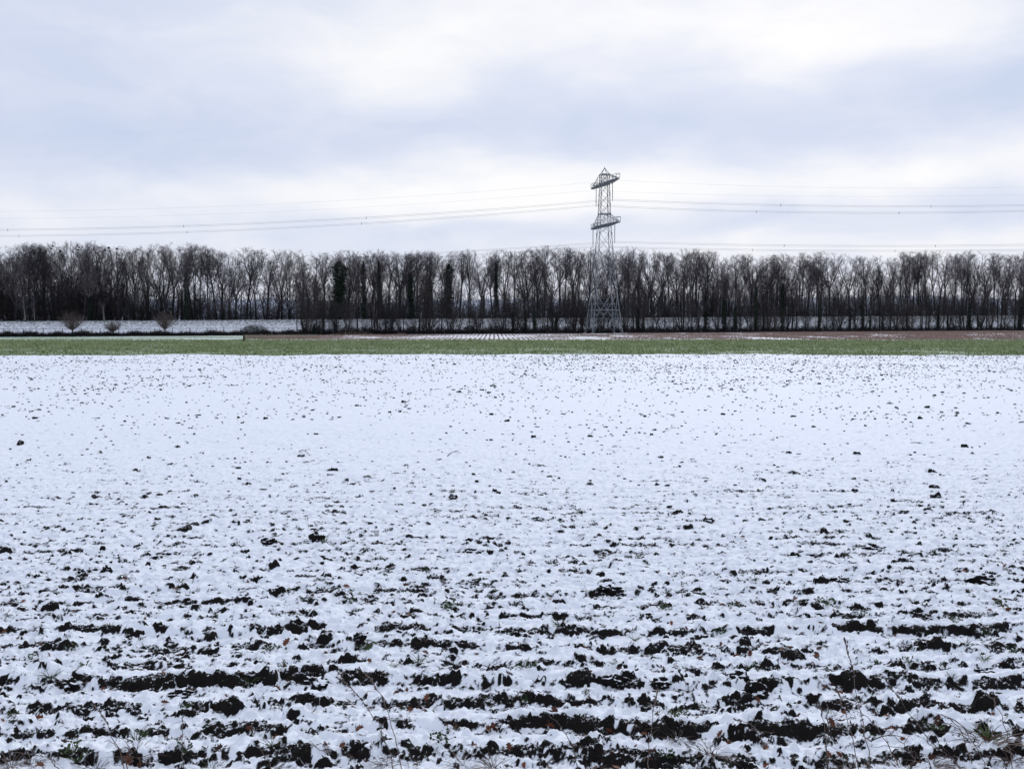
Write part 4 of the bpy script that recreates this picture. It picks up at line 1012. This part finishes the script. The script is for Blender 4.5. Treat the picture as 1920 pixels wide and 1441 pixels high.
WP = [(845, 1142, 'leafy weed beside red-brown leaves on the long dark furrow', 1.6), (1550, 1135, 'green leafy weed right of centre in the middle rows', 1.5), (1245, 1140, 'brownish weed clump right of centre', 1.3), (1375, 1138, None, 1.4), (1415, 1085, None, 1.2), (660, 1140, None, 1.1), (140, 1420, 'fresh green weed at bottom left', 1.4), (830, 1395, 'weed growing from the lowest furrow left of centre', 1.5),
    (1270, 1350, 'green weed rising from the furrow right of centre', 1.3), (1845, 1188, None, 1.2), (1620, 1155, None, 1.1), (1880, 1135, None, 1.3), (160, 1248, None, 1.0), (135, 1215, None, 1.1), (1645, 1250, None, 1.0), (1705, 1245, None, 1.0), (1900, 1220, None, 1.0), (1250, 1425, None, 1.0), (60, 1235, None, 1.0), (800, 1075, None, 1.0), (1200, 1040, None, 1.0), (350, 1415, None, 1.1), (1585, 1040, None, .9), (1480, 1000, None, .8), (985, 1320, None, .8), (610, 1020, None, .9), (850, 925, None, 1.0), (1100, 1310, None, .7), (1500, 1130, None, .9), (530, 1265, None, .8)]
for i_, (px, py, lab, s_) in enumerate(WP):
    p = on_field(px, py); o = link('weed', WE[i_ % 4], None, p + Vector((0, 0, .01))); o.scale = (s_ * .72,) * 3; o.rotation_euler = (.5, 0, i_ * 1.3 * 0); o.rotation_euler.z = (i_ % 5 - 2) * .3
    tag(o, lab or 'small green weed growing from bare soil', 'weed', 'small weeds in the snowy field')

# matted dead grass, moss and leaf bits on the bare soil (uncountable)
def bits(name, n_, ymax, need, m_, label, cat, hmin, hmax, w, seed, up):
    rd = np.random.default_rng(seed); y = 4.6 + (ymax - 4.6) * rd.random(n_) ** 1.5; x = (rd.random(n_) * 2 - 1) * (.57 * y + .3)
    z, b_ = field_height(x, y); cl = fbm(x * 2.3, y * 3.0, seed, 3)
    ok = (b_ > need) & (cl > .08); x = x[ok]; y = y[ok]; z = z[ok]; n = len(x)
    h = rd.uniform(hmin, hmax, n); a = rd.uniform(0, 6.28, n); dx = np.cos(a) * w * rd.uniform(.5, 1.4, n); dy = np.sin(a) * w
    lx = rd.normal(0, 1, n) * h * (1.2 - up); ly = rd.normal(0, .7, n) * h * (1.2 - up)
    V = np.stack([np.stack([x - dx, y - dy, z], 1), np.stack([x + dx, y + dy, z + .002], 1), np.stack([x + dx * .4 + lx, y + ly, z + h], 1), np.stack([x - dx * .6 + lx, y - dy * .5 + ly, z + h * .8], 1)], 1).reshape(-1, 3)
    tag(link(name, mesh_np(name, V, np.arange(4 * n).reshape(-1, 4), None, m_)), label, cat, kind='stuff')
M['moss'] = noisy('moss', [(.3, (.010, .016, .008)), (.7, (.045, .06, .02))], 9.0)
M['litter'] = noisy('leaf_litter', [(.3, (.018, .010, .008)), (.7, (.09, .045, .03))], 9.0)
bits('moss', 60000, 13, .001, M['moss'], 'dull green moss and seedlings on the bare soil of the near furrows', 'moss', .004, .016, .006, 5, .6)
bits('leaf_litter', 42000, 11, .0, M['litter'], 'crumbled brown leaves and rotten straw on the bare soil', 'leaf litter', .004, .02, .007, 9, .4)
DG = [tuft(50 + k, 34, .20, .09, .0022, 1.1).mesh('straw_tuft', M['straw']) for k in range(3)]
for i_, (px, py, s_) in enumerate([(1850, 1400, 1.6), (1800, 1425, 1.2), (1895, 1425, 1.2), (1745, 1430, 1.0), (1690, 1438, .9), (1600, 1440, .8), (1520, 1436, .8), (1330, 1436, .9), (1270, 1395, .7), (870, 1432, .9), (925, 1440, .9), (720, 1440, .7), (500, 1440, .8), (255, 1425, 1.0), (180, 1440, .8), (60, 1432, .8), (20, 1440, .9), (400, 1442, .7), (1120, 1442, .7)]):
    p = on_field(px, py); o = link('straw_tuft', DG[i_ % 3], None, p); o.scale = (s_, s_, s_ * .8); o.rotation_euler.z = i_ * 2.1
    tag(o, 'flattened tuft of brown dead grass at the bottom edge, ' + ORD[sorted([1850, 1800, 1895, 1745, 1690, 1600, 1520, 1330, 1270, 870, 925, 720, 500, 255, 180, 60, 20, 400, 1120]).index(px)] + ' from the left', 'straw tuft', 'dead grass tufts at the bottom edge')
# tall dry grass stalks in front: base, bend, tip in the picture, seed head
ST = [((235, 1441), (215, 1385), (178, 1323), 'left'), ((243, 1441), (220, 1400), (196, 1390), None), ((346, 1441), (342, 1390), (344, 1342), 'a'), ((738, 1441), (705, 1350), (630, 1268), 'b'), ((755, 1441), (725, 1330), (683, 1260), 'c'), ((632, 1430), (610, 1410), (580, 1395), None), ((848, 1378), (840, 1365), (834, 1354), None),
    ((890, 1410), (880, 1398), (850, 1386), None), ((1217, 1441), (1220, 1370), (1234, 1289), 'd'), ((1226, 1360), (1232, 1345), (1243, 1330), None), ((1088, 1441), (1065, 1380), (1028, 1340), None), ((1343, 1436), (1335, 1410), (1330, 1400), None), ((1440, 1397), (1415, 1368), (1386, 1347), None), ((1634, 1441), (1610, 1320), (1584, 1196), 'e'),
    ((1553, 1431), (1548, 1370), (1535, 1318), 'f'), ((1551, 1431), (1552, 1380), (1551, 1322), 'g'), ((1613, 1441), (1590, 1350), (1568, 1295), 'h'), ((1776, 1413), (1712, 1345), (1662, 1275), 'i'), ((1838, 1310), (1860, 1330), (1905, 1400), None), ((1826, 1431), (1800, 1370), (1768, 1340), 'j'), ((1728, 1433), (1690, 1390), (1650, 1364), None),
    ((1690, 1432), (1640, 1360), (1594, 1330), None), ((515, 1441), (500, 1420), (483, 1395), None), ((110, 1441), (90, 1420), (15, 1412), None), ((1900, 1441), (1880, 1350), (1850, 1300), 'k'), ((1740, 1425), (1700, 1405), (1630, 1398), None), ((1810, 1441), (1770, 1410), (1705, 1370), None), ((1850, 1441), (1830, 1395), (1790, 1365), None)]
for i_, (b_, m_, t_, hd) in enumerate(ST):
    Yb = ground(b_[0], min(b_[1] + (12 if b_[1] > 1435 else 0), 1470), .05).y
    A_, B_, D_ = at(b_[0], b_[1] + 10, Yb), at(m_[0], m_[1], Yb + .06), at(t_[0], t_[1], Yb + .12)
    zb = gz(A_.x, Yb); root = empty('dry_stalk', (A_.x, A_.y, min(A_.z, zb)))
    P = [np.array(A_), np.array(B_), np.array(D_)]; ts = np.linspace(0, 1, 12); o3 = np.array([A_.x, A_.y, min(A_.z, zb)])
    P[0][2] = min(A_.z, zb) - .01
    ctrl = 2 * P[1] - .5 * (P[0] + P[2]); path = np.array([(1 - t) ** 2 * P[0] + 2 * t * (1 - t) * ctrl + t * t * P[2] for t in ts]) - o3
    path[2:-1] += np.random.default_rng(i_).normal(0, .005, (9, 3))
    g = Geo(); g.tube(path, np.linspace(.0032, .0014, 12) , 5)
    for kn in (3, 5, 8):
        if i_ % 3 != 1: g.tube([path[kn], path[kn] + np.array([random.uniform(-.05, .05), 0, .05]), path[kn] + np.array([random.uniform(-.10, .10), 0, random.uniform(-.02, .05)])], [.0022, .002, .0006], 3)
    g.build('stem', M['straw'], root)
    if hd:
        g = Geo(); rd = np.random.default_rng(i_ + 60)
        L_ = np.linalg.norm(path[-1] - path[0])
        for k in range(34):
            t = 1 - .30 * rd.random(); ii = min(int(t * 11), 10); q0 = path[ii] + (path[ii + 1] - path[ii]) * (t * 11 - ii); dd = norm(path[ii + 1] - path[ii])
            e_ = q0 + norm(dd + perp(dd, rd.uniform(0, 6.28)) * .35) * L_ * .035; g.tube([q0, (q0 + e_) / 2, e_], [.0012, .0028, .0006], 4)
        g.build('seed_head', M['straw'], root)
    pos_ = f'about {"left" if b_[0] < 640 else "centre" if b_[0] < 1280 else "right"}'
    root['_px'] = float(b_[0]); 
STK = sorted([o for o in C.objects if o.name.startswith('dry_stalk')], key=lambda o: o['_px'])
for i_, o in enumerate(STK):
    hd = any(c_.name.startswith('seed_head') for c_ in o.children)
    tag(o, f"dry brown grass stalk {'with a seed head' if hd else 'without a head'}, {ORD[i_]} from the left along the bottom edge", 'grass stalk', 'dry grass stalks at the bottom edge'); del o['_px']
# labels by place for leaves, tufts and weeds that have no look of their own
def by_place(prefix, plain, what):
    L = []
    for o in C.objects:
        if o.name.split('.')[0] == prefix and o.get('label') == plain:
            px, py = proj(o.location); L.append((px, py, o))
    cells_ = {}
    for px, py, o in L:
        bx = min(3, max(0, int(px // 480))); by = 0 if py > 1360 else 1 if py > 1260 else 2 if py > 1150 else 3
        cells_.setdefault((bx, by), []).append((px, o))
    for (bx, by), v in cells_.items():
        for n_, (px, o) in enumerate(sorted(v, key=lambda t: t[0])):
            o['label'] = f"{what} in the {('lowest', 'second lowest', 'middle', 'upper')[by]} furrows, {('far left', 'left of centre', 'right of centre', 'far right')[bx]}, {ordn(n_)} from left"
by_place('oak_leaf', 'brown curled oak leaf lying on the snowy furrows', 'brown oak leaf')
by_place('grass_tuft', 'small tuft of green grass poking through the snow', 'small green grass tuft')
by_place('weed', 'small green weed growing from bare soil', 'small green weed')
# twigs lying on the snow
for px0, py0, px1, py1, lab in ((560, 840, 582, 847, 'thin arched twig above the round clod, left of centre'), (838, 851, 864, 845, 'forked twig lying on smooth snow near the centre'), (1630, 1384, 1700, 1380, 'twig lying across the furrow at bottom right'), (225, 1083, 247, 1095, 'curved twig poking out of the snow at left'), (1290, 950, 1300, 958, 'small twig in the snow right of centre')):
    a_ = on_field(px0, py0 + 3); b_ = on_field(px1, py1 + 3); mid_ = (a_ + b_) / 2 + Vector((0, 0, (a_ - b_).length * .22 + .01)); g = Geo()
    ts = np.linspace(0, 1, 7); ar = [np.array(v_) for v_ in (a_, mid_, b_)]
    path = np.array([(1 - t) ** 2 * ar[0] + 2 * t * (1 - t) * ar[1] + t * t * ar[2] for t in ts]); o3 = ar[0]
    rr_ = .0012 + .00035 * a_.y; g.tube(path - o3, np.linspace(rr_ * 1.2, rr_ * .5, 7), 5); g.tube([path[3] - o3, path[3] - o3 + np.array([(b_ - a_).length * .2, 0, .04])], [rr_ * .7, rr_ * .3], 4)
    tag(link('twig', g.mesh('twig', M['bark_front']), None, a_), lab, 'twig')
print('objects', len(bpy.data.objects), 'verts field', nr * NC)
